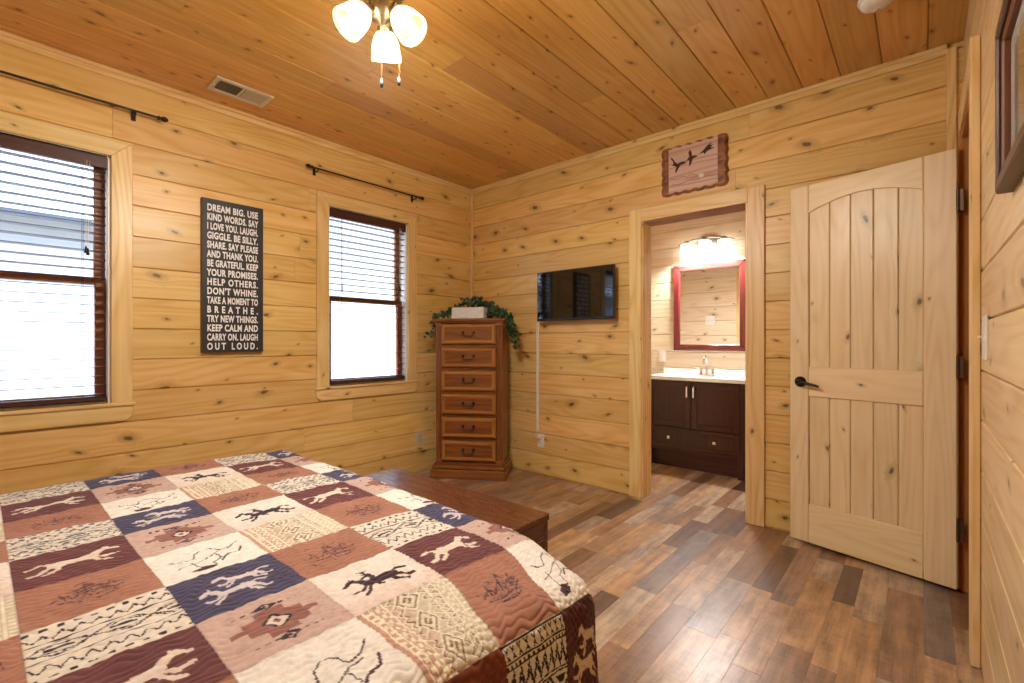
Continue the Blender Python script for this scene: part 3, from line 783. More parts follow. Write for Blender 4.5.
def on_dresser(x, y, z=1.378):
    c, s_ = math.cos(RAD(33)), math.sin(RAD(33))
    return (-2.942+c*x-s_*y, 2.795+s_*x+c*y, z)
def planter():
    o = thing('planter_box', 'whitewashed rectangular box on top of the tall chest of drawers', 'box', on_dresser(-.005, .065), RAD(24))
    w, d, h = .148, .05, .098
    b = MB()
    b.box(-w, w, -d, -d+.012, 0, h, 'x', .003); b.box(-w, w, d-.012, d, 0, h, 'x', .003); b.box(-w, -w+.012, -d+.012, d-.012, 0, h, 'y', .003); b.box(w-.012, w, -d+.012, d-.012, 0, h, 'y', .003)
    b.box(-w+.012, w-.012, -d+.012, d-.012, .0, .012, 'x'); b.build('box_body', 'boxwood', o)
planter()
def ivy():
    rs = random.Random(12)
    o = thing('ivy_garland', 'green trailing ivy garland behind the white box on the tall chest', 'ivy', on_dresser(0, .19), RAD(33))
    vines = [
        [(-.335, -.15, -.16), (-.325, -.13, -.06), (-.30, -.10, .012), (-.24, -.07, .05), (-.15, -.05, .10), (-.05, -.03, .155), (.05, -.02, .165), (.14, -.03, .125), (.22, -.06, .08), (.30, -.08, .05), (.345, -.09, 0), (.37, -.10, -.09), (.385, -.10, -.17), (.40, -.09, -.25)],
        [(-.28, -.15, .025), (-.20, -.10, .06), (-.10, -.055, .12), (.0, -.04, .14), (.10, -.04, .13), (.19, -.08, .09), (.28, -.12, .04), (.34, -.12, -.03), (.38, -.12, -.12), (.395, -.11, -.20)],
        [(-.12, .0, .03), (-.05, .02, .12), (.04, .02, .15), (.12, .0, .11), (.17, -.02, .04)],
        [(.16, -.10, .03), (.22, -.14, .05), (.29, -.14, .045), (.35, -.10, -.04), (.36, -.06, -.14)]]
    b = MB(); lf = MB()
    def cr(P, t):
        n = len(P)-1; k = min(int(t*n), n-1); f = t*n-k
        p0, p1, p2, p3 = [Vector(P[max(0, min(n, k+d))]) for d in (-1, 0, 1, 2)]
        return .5*((2*p1)+(p2-p0)*f+(2*p0-5*p1+4*p2-p3)*f*f+(3*p1-p0-3*p2+p3)*f**3)
    shape = [(0, 0), (-.28, -.10), (-.50, .12), (-.34, .34), (-.40, .62), (-.16, .62), (0, 1.), (.16, .62), (.40, .62), (.34, .34), (.50, .12), (.28, -.10)]
    for vi, P in enumerate(vines):
        b.tube([cr(P, i/40) for i in range(41)], .0022, 5)
        for i in range(int((190, 150, 80, 100)[vi])):
            t = rs.random(); p = cr(P, t) + Vector((rs.gauss(0, .017), rs.gauss(0, .02), rs.gauss(0, .017)))
            if p.z < .012 and abs(p.x) < .325 and p.y < .17: p.z = .012+rs.random()*.03
            sz = rs.uniform(.022, .042)
            rot = Matrix.Rotation(rs.uniform(0, 2*PI), 4, 'Y') @ Matrix.Rotation(rs.uniform(-.9, .9), 4, 'X') @ Matrix.Rotation(rs.uniform(-.9, .9), 4, 'Z')
            lf.xf = Matrix.Translation(p) @ rot @ Matrix.Scale(sz, 4)
            r = rs.random()
            i0 = lf.add([(0, -.06, .35)] + [(x, .10*abs(x)*2, z) for x, z in shape])
            for k in range(12):
                lf.face((i0, i0+1+k, i0+1+(k+1) % 12), [(0, 0)]*3, r)
            lf.xf = None
    b.build('vines', 'stem', o); q = lf.build('leaves', 'leaf', o); q['kind'] = 'stuff'
ivy()

# ------------------------------------------------------------------ television, cord cover, plug
def tv():
    x0, x1, z0, z1 = -2.525, -1.776, 1.355, 1.776
    cx, cz = (x0+x1)/2, (z0+z1)/2; w, h = (x1-x0)/2, (z1-z0)/2
    o = thing('television', 'black flat screen television mounted on the back wall', 'television', (cx, YB, cz), BACK)
    b = MB(); b.box(-w, w, -.09, -.062, -h, h, 'x', .004); b.box(-w+.09, w-.09, -.063, -.045, -h+.05, h-.09, 'x', .012); b.build('housing', 'tvbody', o)
    b = MB(); b.box(-w+.010, w-.010, -.0915, -.0895, -h+.022, h-.010, 'x'); b.build('screen', 'screen', o)
    b = MB(); b.box(-w+.002, w-.002, -.0925, -.0885, -h+.001, -h+.018, 'x', .002); b.build('lower_bezel', 'tvbody', o)
    b = MB(); b.box(-.11, .11, -.008, 0, -.11, .11, 'z', .002); b.box(-.10, -.075, -.046, -.03, -.13, .13, 'z'); b.box(.075, .10, -.046, -.03, -.13, .13, 'z')
    b.box(-.03, .03, -.036, -.006, -.05, .05, 'z', .003); b.box(-.1, .1, -.036, -.030, -.02, .02, 'x'); b.build('wall_mount', 'black', o)
tv()
b = MB(); b.box(-.014, .014, -.013, 0, 0, .965, 'z', .004)
cc = b.build('cord_cover', 'white'); cc.location = (-2.583, YB, .385)
tag(cc, 'white vertical cord cover running down the wall below the television', 'cord cover')
b = MB(); b.lathe([(.013, 0), (.015, .008), (.012, .024), (.005, .030)], (0, 0, 0), (0, -1, 0), 14)
pl_ = thing('power_plug', 'white power plug in the outlet under the television', 'plug', (-2.5555, YB-.010, .3255))
b.build('plug_body', 'white', pl_)
b = MB(); b.tube([(0, -.026, 0), (-.008, -.035, .008), (-.020, -.03, .03), (-.026, -.012, .052), (-.0275, -.008, .075)], .003, 8); b.build('cable', 'white', pl_)

# ------------------------------------------------------------------ carved plaque above the bathroom doorway
def plaque():
    w, h = .222, .168
    o = thing('carved_plaque', 'wavy edged carved wood plaque of flying birds above the bathroom doorway', 'wall plaque', (-1.200, YB, 2.400), BACK)
    pts = []
    def edge(n, fx):
        for k in range(n*8):
            t = k/(n*8); pts.append(fx(t, .009*abs(math.sin(PI*n*t))-.003))
    edge(6, lambda t, d: (-w+2*w*t, -h-d)); edge(5, lambda t, d: (w+d, -h+2*h*t)); edge(6, lambda t, d: (w-2*w*t, h+d)); edge(5, lambda t, d: (-w-d, h-2*h*t))
    b = MB(); b.prism(pts, -.030, 0, .010); b.build('slab', 'slabedge', o)
    b = MB(); iw, ih = w-.052, h-.010
    inner = [(-iw, -ih), (iw, -ih), (iw, ih), (-iw, ih)]
    b.prism([(x, max(-h+.004, min(h-.004, z+ (.006*math.sin(x*90) if abs(z) > .1 else 0)))) for x, z in
             [(-iw+2*iw*k/24, -ih) for k in range(25)] + [(iw-2*iw*k/24, ih) for k in range(25)]], -.0335, -.028, .002); b.build('carved_panel', 'slabwood', o)
    for x in (-w+.018, -w+.040):
        b = MB(); b.box(x-.002, x+.002, -.0345, -.029, -h+.02, h-.02, 'z', .0008); b.build('border_groove', 'slabedge', o)
    B = [[(-.5, .55), (-.36, .42), (-.22, .18), (-.05, .02), (.22, .10), (.42, .04), (.52, .0), (.40, -.06), (.12, -.10), (-.02, -.30), (-.16, -.55), (-.2, -.36), (-.12, -.16), (-.26, -.06), (-.42, .0), (-.30, .08), (-.34, .24), (-.46, .40)],
         [(-.10, .60), (.02, .42), (.06, .12), (.28, .10), (.5, .02), (.34, -.04), (.10, -.10), (-.02, -.46), (-.16, -.58), (-.12, -.30), (-.16, -.10), (-.36, -.16), (-.22, .02), (-.12, .14), (-.2, .36)],
         [(-.52, -.12), (-.2, .10), (.06, .34), (.30, .46), (.18, .28), (.40, .30), (.22, .14), (.5, .06), (.2, .02), (-.02, -.06), (-.14, -.22), (-.2, -.06)]]
    for (px, pz, sc, q) in ((-.098, .036, .112, 0), (-.008, .058, .098, 1), (.098, .080, .105, 2)):
        b = MB(); b.prism([(px+x*sc, pz+z*sc) for x, z in B[q]], -.0365, -.032, .0008); b.build('carved_bird', 'espresso', o)
    b = MB(); b.lathe([(.020, 0), (.018, .002), (.001, .003)], (.062, -.0335, -.078), (0, -1, 0), 20); b.build('carved_sun', 'cream_metal', o)
    for z, xa, xb in ((-.060, -.15, .02), (-.100, -.15, .15)):
        b = MB(); b.tube([(xa+(xb-xa)*k/12, -.0335, z+.004*math.sin(k*1.3+z*300)+.05*(xa+(xb-xa)*k/12)) for k in range(13)], .0018, 5); b.build('carved_ripple', 'slabedge', o)
plaque()

# ------------------------------------------------------------------ entry door leaf, swung open
def entry_door():
    ang = math.atan2(-.173, .709)
    o = thing('door_1', None, None, (-.592, 3.195, 0), ang, kind='structure')
    W, T = .737, .036; zb, zt = .016, 2.086; f = -.0
    def part(name, mk, mat='pine_door'): q = MB(); mk(q); return q.build(name, mat, o)
    part('stile', lambda q: q.box(0, .100, 0, T, zb, zt, 'z', .004)); part('stile', lambda q: q.box(.616, W, 0, T, zb, zt, 'z', .004))
    part('lock_rail', lambda q: q.box(.1008, .6152, 0, T, .862, 1.034, 'x', .004))
    part('bottom_rail', lambda q: q.box(.1008, .6152, 0, T, zb, .242, 'x', .004))
    arc = [(.1008+(.5144)*k/20, 1.922+.060*math.sin(PI*k/20)**.9) for k in range(21)]
    part('top_rail', lambda q: q.prism(arc + [(.6152, zt), (.1008, zt)], 0, T, .004))
    xs = [.1008, .206, .306, .410, .515, .6152]
    for k in range(5):
        a, c = xs[k]+.0012, xs[k+1]-.0012
        def up(q):
            top = [(a+(c-a)*j/6, 1.930+.060*math.sin(PI*max(0, min(1, ((a+(c-a)*j/6)-.1008)/.5144)))**.9) for j in range(7)]
            q.prism([(a, 1.032), (c, 1.032)] + top[::-1], .009, T-.009, .004, grain=(1, 0))
        part('panel_board', up)
        part('panel_board', lambda q: q.box(a, c, .009, T-.009, .240, .864, 'z', .004))
    q = MB(); q.lathe([(.031, 0), (.031, .004), (.026, .010), (.012, .014), (.011, .045)], (.058, 0, .945), (0, -1, 0), 24)
    q.tube([(.058, -.046, .945), (.075, -.050, .946), (.110, -.048, .940), (.150, -.045, .932), (.172, -.046, .926)], [.010, .010, .0085, .0075, .006], 10); q.build('lever_handle', 'bronze', o)
    q = MB(); q.box(-.001, .001, .006, T-.006, .90, .99); q.build('latch_plate', 'brass', o)
    for z in (.30, 1.061, 1.84):
        q = MB(); q.tube([(W+.004, -.004, z-.05), (W+.004, -.004, z+.05)], .0065, 10); q.ball((W+.004, -.004, z+.053), .006); q.ball((W+.004, -.004, z-.053), .006)
        q.box(W-.001, W+.001, -.002, T-.008, z-.05, z+.05); q.box(W+.005, W+.024, -.005, -.002, z-.05, z+.05); q.build('hinge', 'hinge', o)
entry_door()

# ------------------------------------------------------------------ framed picture on the right wall
def picture():
    ya, yb, z0, z1 = 1.03, 1.60, 1.53, 1.915
    o = thing('framed_picture', 'dark framed picture under glass on the right wall', 'picture', (XR, (ya+yb)/2, (z0+z1)/2), RIGHT)
    w, h = (yb-ya)/2, (z1-z0)/2; f = .05
    def mould(name, i0, i1, d0, d1, mat):
        b = MB()
        P = lambda s_: [(-w+s_, -h+s_), (w-s_, -h+s_), (w-s_, h-s_), (-w+s_, h-s_)]
        A, B_ = P(i0), P(i1)
        for j in range(4):
            j2 = (j+1) % 4
            b.prism([A[j], A[j2], B_[j2], B_[j]], -d1, -d0, .004, grain=(0, 1) if j % 2 == 0 else (1, 0))
        return b.build(name, mat, o)
    mould('frame', 0, .030, 0, .030, 'frame'); mould('frame_lip', .0302, .044, 0, .022, 'sign_edge'); mould('mat_board', .044, .085, .004, .008, 'boxwood')
    b = MB(); b.box(-w+.05, w-.05, -.006, -.003, -h+.05, h-.05); b.build('print', 'print', o)
    b = MB(); b.box(-w+.044, w-.044, -.0125, -.011, -h+.044, h-.044); b.build('glass', 'picglass', o)
picture()

# ------------------------------------------------------------------ chest at the foot of the bed
def blanket_chest():
    o = thing('blanket_chest', 'long cherry wood blanket chest at the foot of the bed', 'chest', (-1.74, 1.40, 0))
    w, d, h = .548, .208, .45
    b = MB(); t = .02; x, y = w-.005, d-.005
    b.box(-x, x, -y, -y+t, .06, h-.03, 'x', .002); b.box(-x, x, y-t, y, .06, h-.03, 'x', .002); b.box(-x, -x+t, -y+t, y-t, .06, h-.03, 'y', .002); b.box(x-t, x, -y+t, y-t, .06, h-.03, 'y', .002)
    b.box(-x+t, x-t, -y+t, y-t, .07, .085, 'x'); b.build('body', 'cherry', o)
    b = MB(); b.box(-w, w, -d, d, h-.03, h, 'x', .004); b.build('lid', 'cherry', o)
    b = MB(); x, y = w-.004, d-.004
    b.box(-x, x, -y, -y+.022, 0, .075, 'x', .003); b.box(-x, x, y-.022, y, 0, .075, 'x', .003); b.box(-x, -x+.022, -y+.022, y-.022, 0, .075, 'y', .003); b.box(x-.022, x, -y+.022, y-.022, 0, .075, 'y', .003); b.build('base', 'cherry', o)
blanket_chest()

# ------------------------------------------------------------------ bed and patchwork quilt
BX = (-2.535, -.585); BYY = (-1.13, 1.075); BZ = .62
def bed():
    o = thing('bed', 'wide bed in the near corner under the patchwork quilt', 'bed', ((BX[0]+BX[1])/2, (BYY[0]+BYY[1])/2, 0))
    w, l = (BX[1]-BX[0])/2-.018, (BYY[1]-BYY[0])/2-.018
    def slab(name, z0, z1, mat, ins=0., rc=.07):
        b = MB(); R = []
        for z, e in ((z0, .02), (z0+.012, .006), (z0+.03, 0)) + (((z1-.17, 0), (z1-.11, .03), (z1-.065, .10), (z1-.03, .22), (z1-.008, .36), (z1, .45)) if z1 > .5 else ((z1-.03, 0), (z1-.012, .006), (z1, .02))):
            a, c = w-ins-e, l-ins-e; rc = max(.05, rc)
            R.append([(sx*(a-rc)+rc*math.cos(t), sy*(c-rc)+rc*math.sin(t), z) for sx, sy, t0 in ((1, 1, 0), (-1, 1, PI/2), (-1, -1, PI), (1, -1, 1.5*PI)) for t in [t0+PI/2*k/6 for k in range(7)]])
        b.rings(R); return b.build(name, mat, o)
    slab('mattress', .34, BZ-.014, 'mattress', .03, .14); slab('box_spring', .16, .335, 'mattress', .04, .1)
    b = MB()
    for s_ in (-1, 1): b.box(s_*(w-.05)-.012, s_*(w-.05)+.012, -l+.03, l-.03, .12, .158, 'y')
    for k in range(5): y = -l+.08+k*(2*l-.16)/4; b.box(-w+.062, w-.062, y-.02, y+.02, .13, .158, 'x')
    b.build('bed_rail', 'black', o)
    for sx in (-1, 1):
        for sy in (-1, 1):
            b = MB(); b.tube([(sx*(w-.10), sy*(l-.12), 0), (sx*(w-.10), sy*(l-.12), .135)], .022, 12); b.build('leg', 'black', o)
bed()

def quilt():
    ax_r, ax_l, ay_f, bz = .075, .11, .09, .075; hang = .42
    xs0, xs1 = -2.60, -.602; yt0, yt1 = BYY[0], 1.125
    el = lambda p, q: PI/4*(3*(p+q)-math.sqrt((3*p+q)*(p+3*q)))
    Lr, Ll, Lf = el(ax_r, bz), el(ax_l, bz), el(ay_f, bz)
    fx0, fx1 = xs0+ax_l, xs1-ax_r; fy1 = yt1-ay_f                # where the flat top ends
    # flat cloth coordinates: s along x, t along y, beyond the flat part the cloth bends and hangs
    s = np.concatenate([np.linspace(fx0-Ll-hang, fx0-Ll, 24)[:-1], np.linspace(fx0-Ll, fx0, 40)[:-1], np.arange(fx0, fx1, .0026), np.linspace(fx1, fx1+Lr+.28, 210), np.linspace(fx1+Lr+.28, fx1+Lr+hang, 12)[1:]])
    t = np.concatenate([np.linspace(yt0, -.06, 30)[:-1], np.arange(-.06, fy1, .0026), np.linspace(fy1, fy1+Lf, 80), np.linspace(fy1+Lf, fy1+Lf+hang, 40)[1:]])
    S, T = np.meshgrid(s, t)
    n_t, n_s = S.shape
    a = np.where(S > fx1, (S-fx1)/Lr, np.where(S < fx0, (fx0-S)/Ll, 0)); sg = np.where(S > fx1, 1., -1.)
    bq = np.clip(T-fy1, 0, None)/Lf
    rho = np.hypot(a, bq); ca = np.where(rho > 0, a/np.maximum(rho, 1e-9), 0); cb = np.where(rho > 0, bq/np.maximum(rho, 1e-9), 0)
    Lm = ca**2*np.where(S > fx1, Lr, Ll)+cb**2*Lf; axx = np.where(S > fx1, ax_r, ax_l)
    ang = np.clip(rho, 0, 1)*PI/2; ext = np.clip(rho-1, 0, None)*Lm
    drop = bz*(1-np.cos(ang)) + ext
    # stitched ripples run with y, hand-quilted wobble
    wob = .0042*np.sin(2*PI*T/.047+4*np.sin(S*31+1.3*np.sin(T*19))+2*np.sin(T*13)) + .0045*np.sin(2*PI*T/.083+S*29+2.5*np.sin(T*9+S*7))
    ph = (S+wob)/.0185
    q = np.abs(np.sin(PI*ph))**.6
    lump = .0022*np.sin(T*38+2.2*np.sin(S*17)) * np.sin(S*33+1.7*np.sin(T*21))
    puff = .0034*q + lump + .004*np.sin(S*5.1+1)*np.sin(T*4.3)
    fold = .010*np.sin(T*13+1.)*np.clip(ext/.3, 0, 1)*(a > 0) + .010*np.sin(S*12)*np.clip(ext/.3, 0, 1)*(bq > 0)
    nx = ca*sg*np.sin(ang); ny = cb*np.sin(ang); nz = np.cos(ang)
    cxp = np.where(S > fx1, fx1, np.where(S < fx0, fx0, S)); cyp = np.minimum(T, fy1)
    flare = .05*np.clip(ext, 0, 1)
    X = cxp + ca*sg*(axx*np.sin(ang)+flare) + nx*(puff+fold); Y = cyp + cb*(ay_f*np.sin(ang)+flare) + ny*(puff+fold); Z = BZ - drop + nz*puff + .002
    sm = lambda v: np.clip(v, 0, 1)**2*(3-2*np.clip(v, 0, 1))
    Z = Z - .022*sm((X+1.0)/.4)*sm((Y-.5)/.42) - .008*sm((Y-.8)/.2)
    dc = sm(1-np.hypot(X+.60, Y-1.125)/.36); Y = Y-.070*dc; X = X-.010*dc; Z = Z-.010*dc
    T = T + .075*sm((S+.86)/.24)*sm((T-.48)/.25)
    # ---- printed patches
    def lin(c): c = np.array(c)/255.; return np.where(c <= .04045, c/12.92, ((c+.055)/1.055)**2.4)
    col = np.zeros((n_t, n_s, 3)); 
    XL_ = [-3.2, -2.74, -2.535, -2.335, -2.115, -1.925, -1.740, -1.505, -1.285, -1.068, -.860, -.609, -.385, -.16, .1]     # patch borders in s
    YL_ = [-1.30, -1.07, -.845, -.62, -.395, -.17, .055, .283, .505, .735, .962, 1.195, 1.42, 1.65]
    ci = np.clip(np.searchsorted(XL_, S)-1, 0, len(XL_)-2); ri = np.clip(np.searchsorted(YL_, T)-1, 0, len(YL_)-2)
    x0 = np.array(XL_)[ci]; x1 = np.array(XL_)[ci+1]; y0 = np.array(YL_)[ri]; y1 = np.array(YL_)[ri+1]
    Hh = (T-y0)/(y1-y0); Uu = (x1-S)/(x1-x0)                      # motif reads along +y, upright towards -x
    BEIGE, MAROON, RUST = lin((224, 214, 196)), lin((104, 58, 58)), lin((164, 114, 92))
    NAVY, TAN, CREAM = lin((70, 66, 92)), lin((196, 168, 154)), lin((234, 228, 216)); INK = lin((48, 40, 46)); BLACK = lin((34, 28, 30))
    def inpoly(h, u, P):
        res = np.zeros(h.shape, bool); n = len(P)
        for i in range(n):
            xa, ya = P[i]; xb, yb = P[i-1]
            if ya == yb: continue
            c = ((ya > u) != (yb > u)) & (h < (xb-xa)*(u-ya)/(yb-ya)+xa); res ^= c
        return res
    def inline(h, u, P, w):
        res = np.zeros(h.shape, bool)
        for i in range(len(P)-1):
            ax_, ay_ = P[i]; bx_, by_ = P[i+1]; dx, dy = bx_-ax_, by_-ay_; L2 = dx*dx+dy*dy+1e-9
            k = np.clip(((h-ax_)*dx+(u-ay_)*dy)/L2, 0, 1); res |= np.hypot(h-ax_-k*dx, u-ay_-k*dy) < w
        return res
    HAT = [(.12, .62), (.22, .54), (.36, .50), (.40, .66), (.50, .74), (.60, .70), (.66, .56), (.80, .60), (.92, .72)]
    BOOT = [(.30, .40), (.34, .14), (.52, .10), (.50, .24), (.62, .30), (.60, .46)]
    def horse(h, u, cx, cy, sc, flip=False, rider=False, wk=1.):
        h = (h-cx)/sc; u = (u-cy)/sc
        if flip: h = -h
        P = [([(-.16, .03), (.14, .02)], .085), ([(-.18, .06), (-.30, .20), (-.33, .22)], .055), ([(-.33, .22), (-.44, .13)], .035), ([(-.32, .24), (-.31, .29)], .014),
             ([(-.17, .0), (-.30, -.12), (-.42, -.10)], .026), ([(-.14, -.02), (-.24, -.20), (-.33, -.27)], .026), ([(.17, .0), (.30, -.08), (.38, -.20), (.46, -.20)], .032), ([(.14, -.02), (.20, -.18), (.32, -.27)], .032),
             ([(.20, .05), (.34, .12), (.47, .06)], .026), ([(.19, .0), (.13, .02)], .10)]
        if rider: P += [([(-.02, .10), (-.06, .30)], .045), ([(-.07, .38), (-.065, .40)], .038), ([(-.14, .405), (.0, .415)], .014), ([(-.05, .26), (-.18, .18)], .020), ([(.0, .10), (-.05, -.06), (-.0, -.12)], .028)]
        res = np.zeros(h.shape, bool)
        for q, w in P: res |= inline(h, u, q, w*wk)
        return res
    SCRIB = [[(.18, .45), (.28, .55), (.36, .44), (.44, .58), (.52, .44), (.60, .56), (.70, .42), (.80, .50)], [(.22, .38), (.40, .34), (.58, .38), (.76, .34)], [(.46, .46), (.48, .74), (.54, .62)], [(.30, .44), (.26, .62)], [(.62, .44), (.68, .66), (.72, .56)], [(.34, .30), (.54, .26), (.70, .30)]]
    rng = np.random.default_rng(3)
    mott = 0
    for _ in range(5):
        kx, ky, p1 = rng.uniform(8, 40), rng.uniform(20, 80), rng.uniform(0, 6); mott = mott + np.sin(S*kx+p1+np.sin(T*ky*.4))*np.sin(T*ky+p1*2)
    mott = mott/5
    for rr in range(len(YL_)-1):
        for cc in range(len(XL_)-1):
            mk = (ri == rr) & (ci == cc)
            if not mk.any(): continue
            h, u = (Hh[mk]-.5)/.9+.5, (Uu[mk]-.5)/.86+.5; h0, u0 = Hh[mk], Uu[mk]
            band = (rr-6) % 3                                       # A: 0, B: 1, C: 2
            k = (cc-2) % 3
            side = cc >= 11
            base = None
            m = mott[mk][:, None]
            if band == 0 and k == 0 or (side and cc == 11 and band == 0):
                h, u = h0, u0
                base = BEIGE*np.ones((len(h), 3))
                # rows of a woven print, lines run with h
                ink = np.zeros(len(h), bool)
                big = cc >= 8
                zz = lambda c, amp, per: np.abs(u-(c+amp*(np.abs(((h/per) % 1)-.5)*4-1)))/math.sqrt(1+(4*amp/per)**2)
                if side:
                    tri = np.abs(((h/.10) % 1)-.5)*.16
                    ink |= (np.abs(u-.915) < .05) & (np.abs(u-.915) > tri-.004) & (np.abs(u-.915) < tri+.030)
                    for c in (.985, .845, .800, .53, .495): ink |= np.abs(u-c) < .0085
                    ink |= (np.abs(u-.822) < .012) & (np.sin(h*95) > 0)
                    ink |= zz(.665, .095, .115) < .011; ink |= zz(.615, .07, .115) < .008
                    dd = np.abs(((h/.44) % 1)-.5)*.44/.22*.24+np.abs(u-.25)
                    ink |= (np.abs(dd-.235) < .022) | (np.abs(dd-.15) < .026) | (dd < .06)
                    ink |= (np.abs(u-.25) > .12) & (dd > .33) & (np.abs(u-.25) < .20)
                    ink |= np.abs(u-.02) < .010
                else:
                    for c in (.93, .07): ink |= (np.abs(u-c) < .022) & (np.sin(h*58) > .1)
                    for c in (.78, .22): ink |= zz(c, .05, .12) < (.0085 if big else .012)
                    for c in (.665, .335): ink |= np.abs(u-c) < .009
                    w_ = np.sin(h*PI*2.5)
                    for am in (.115, .075): ink |= (np.abs(u-.5-am*w_) < .009) | (np.abs(u-.5+am*w_) < .009)
                    ink |= (np.abs(u-.5) < .030*np.abs(w_)) & (np.abs(w_) > .75)
                base[ink] = (INK*1.1 if big else lin((98, 92, 88))) if not side else BLACK
                if not big:
                    sp = (np.sin(h*47+u*9)*np.sin(u*41-h*6) > .45); base[sp] = base[sp]*.55+np.array(lin((60, 66, 90)))*.45
            elif band == 0 and k == 1:
                base = MAROON*(1+.25*m); base[horse(h, u, .5, .5, .92, True)] = lin((222, 208, 190))
            elif band == 0 or (band == 2 and k == 0):
                base = RUST*(1+.12*m)
                if side: base = lin((120, 58, 36))*(1+.12*m)
                else:
                    for L_ in SCRIB: base[inline(h, u, L_, .010)] = lin((96, 62, 60)) if cc != 10 else lin((74, 50, 58))
                    for _ in range(26):
                        ax0, ay0 = .5+rng.normal()*.12, .5+rng.normal()*.11; L_ = [(ax0+rng.normal()*.06, ay0+rng.normal()*.06) for _k in range(3)]
                        base[inline(h, u, L_, .006)] = lin((104, 70, 66))
            elif band == 1 and k == 0:
                base = (NAVY if not side else lin((84, 36, 36)))*(1+.18*m); pm = horse(h, u, .44, .36, .70, wk=1.1) | horse(h, u, .60, .66, .62, wk=1.1); base[pm] = lin((208, 198, 196)) if not side else lin((214, 190, 160))
            elif band == 1 and k == 1:
                base = TAN*(1+.07*m)
                dd = np.abs(h-.5)/.42 + np.round(np.abs(u-.5)*9)/9/.34
                base[dd < 1] = lin((146, 98, 88)); d2 = np.abs(h-.5)/.13+np.abs(u-.5)/.15
                base[d2 < 1.15] = INK; base[d2 < .85] = lin((216, 200, 184)); base[d2 < .35] = lin((120, 80, 74))
                for c in (.84, .14): base[(np.abs(u-c) < .018) & (np.sin(h*70) > -.2) & (np.abs(h-.5) < .32)] = INK*1.5; base[np.abs(np.abs(h-.5)/.12+np.abs(u-c)/.07-.8) < .25] = INK*1.6
            elif band == 1:
                base = CREAM*(1+.04*m)
                base[inline(h, u, HAT, .009)] = INK; base[inline(h, u, BOOT, .008)] = INK*1.3; base[inline(h, u, [(.60, .22), (.70, .34), (.84, .36), (.90, .48)], .015)] = lin((80, 50, 62))
                base[inpoly(h, u, [(.24, .08), (.40, .14), (.52, .08), (.46, .02), (.30, .01)])] = lin((70, 44, 58)); base[inline(h, u, [(.16, .30), (.40, .36), (.64, .52), (.78, .54)], .008)] = INK*2
            elif band == 2 and k == 1:
                base = lin((232, 220, 206))*(1+.06*m); fade = np.clip((.45-u)/.45, 0, 1)[:, None]; base = base*(1-.25*fade)+lin((200, 150, 130))*.25*fade
                base[horse(h, u, .5, .44, .82, rider=True)] = INK if cc < 9 else lin((62, 40, 46))
            else:
                h, u = h0, u0; g = np.clip((.55-h)*1.6, 0, 1)[:, None]
                base = lin((204, 192, 168))*(1-g)+lin((188, 138, 116))*g; base = base*(1+.05*m)
                LN = lin((232, 222, 196)); DK = lin((128, 104, 84)); ln = np.zeros(len(h), bool); dk = np.zeros(len(h), bool)
                for c in (.06, .13, .24, .70, .80, .92): ln |= np.abs(h-c) < .011
                zzh = lambda c, amp, per: np.abs(h-(c+amp*(np.abs(((u/per) % 1)-.5)*4-1)))
                for c, amp, per in ((.30, .035, .10), (.64, .045, .11), (.755, .035, .08)): ln |= zzh(c, amp, per) < .013; dk |= zzh(c+.022, amp, per) < .009
                for c in (.185, .86): ln |= (np.abs(h-c) < .035) & (np.sin(u*62)*np.sin(h*80) > .1)
                for c in (.095, .965): ln |= (np.abs(h-c) < .022) & (np.sin(u*75) > .2)
                dd = np.abs(((u/.36) % 1)-.5)*.30+np.abs(h-.47)
                ln |= np.abs(dd-.14) < .013; dk |= np.abs(dd-.115) < .011; ln |= np.abs(dd-.075) < .013; dk |= np.abs(dd-.035) < .014
                ln |= np.abs(h-.47-(((u/.36) % 1)-.5)*.34) < .008
                base[dk] = DK; base[ln] = LN
            seam = np.minimum(np.minimum(h0, 1-h0), np.minimum(u0, 1-u0)) < .012
            base[seam] = base[seam]*.86
            col[mk] = base
    stitch = (np.abs(np.sin(PI*ph)) < .11)
    dk = (ri-6) % 3
    col[stitch] = col[stitch]*.86+.012
    col = np.clip(col, .004, 1)
    verts = np.stack([X, Y, Z], -1).reshape(-1, 3)
    idx = np.arange(n_t*n_s).reshape(n_t, n_s)
    fq = np.stack([idx[:-1, :-1], idx[:-1, 1:], idx[1:, 1:], idx[1:, :-1]], -1).reshape(-1, 4)
    keep = (ext < hang).reshape(-1); fq = fq[keep[fq].all(1)]
    me = bpy.data.meshes.new('quilt')
    me.vertices.add(len(verts)); me.vertices.foreach_set('co', verts.astype(np.float32).ravel())
    me.loops.add(fq.size); me.loops.foreach_set('vertex_index', fq.astype(np.int32).ravel())
    me.polygons.add(len(fq)); me.polygons.foreach_set('loop_start', np.arange(0, fq.size, 4, dtype=np.int32)); me.polygons.foreach_set('loop_total', np.full(len(fq), 4, dtype=np.int32))
    me.update(calc_edges=True); me.validate()
    me.polygons.foreach_set('use_smooth', np.ones(len(me.polygons), bool))
    ca_ = me.attributes.new('cloth', 'FLOAT_COLOR', 'POINT'); rgba = np.concatenate([col.reshape(-1, 3), np.ones((len(verts), 1))], 1).astype(np.float32)
    ca_.data.foreach_set('color', rgba.ravel())
    me.materials.append(M['quilt'])
    o = bpy.data.objects.new('quilt', me); C.objects.link(o)
    tag(o, 'patchwork quilt of western motifs spread over the bed', 'quilt')
quilt()

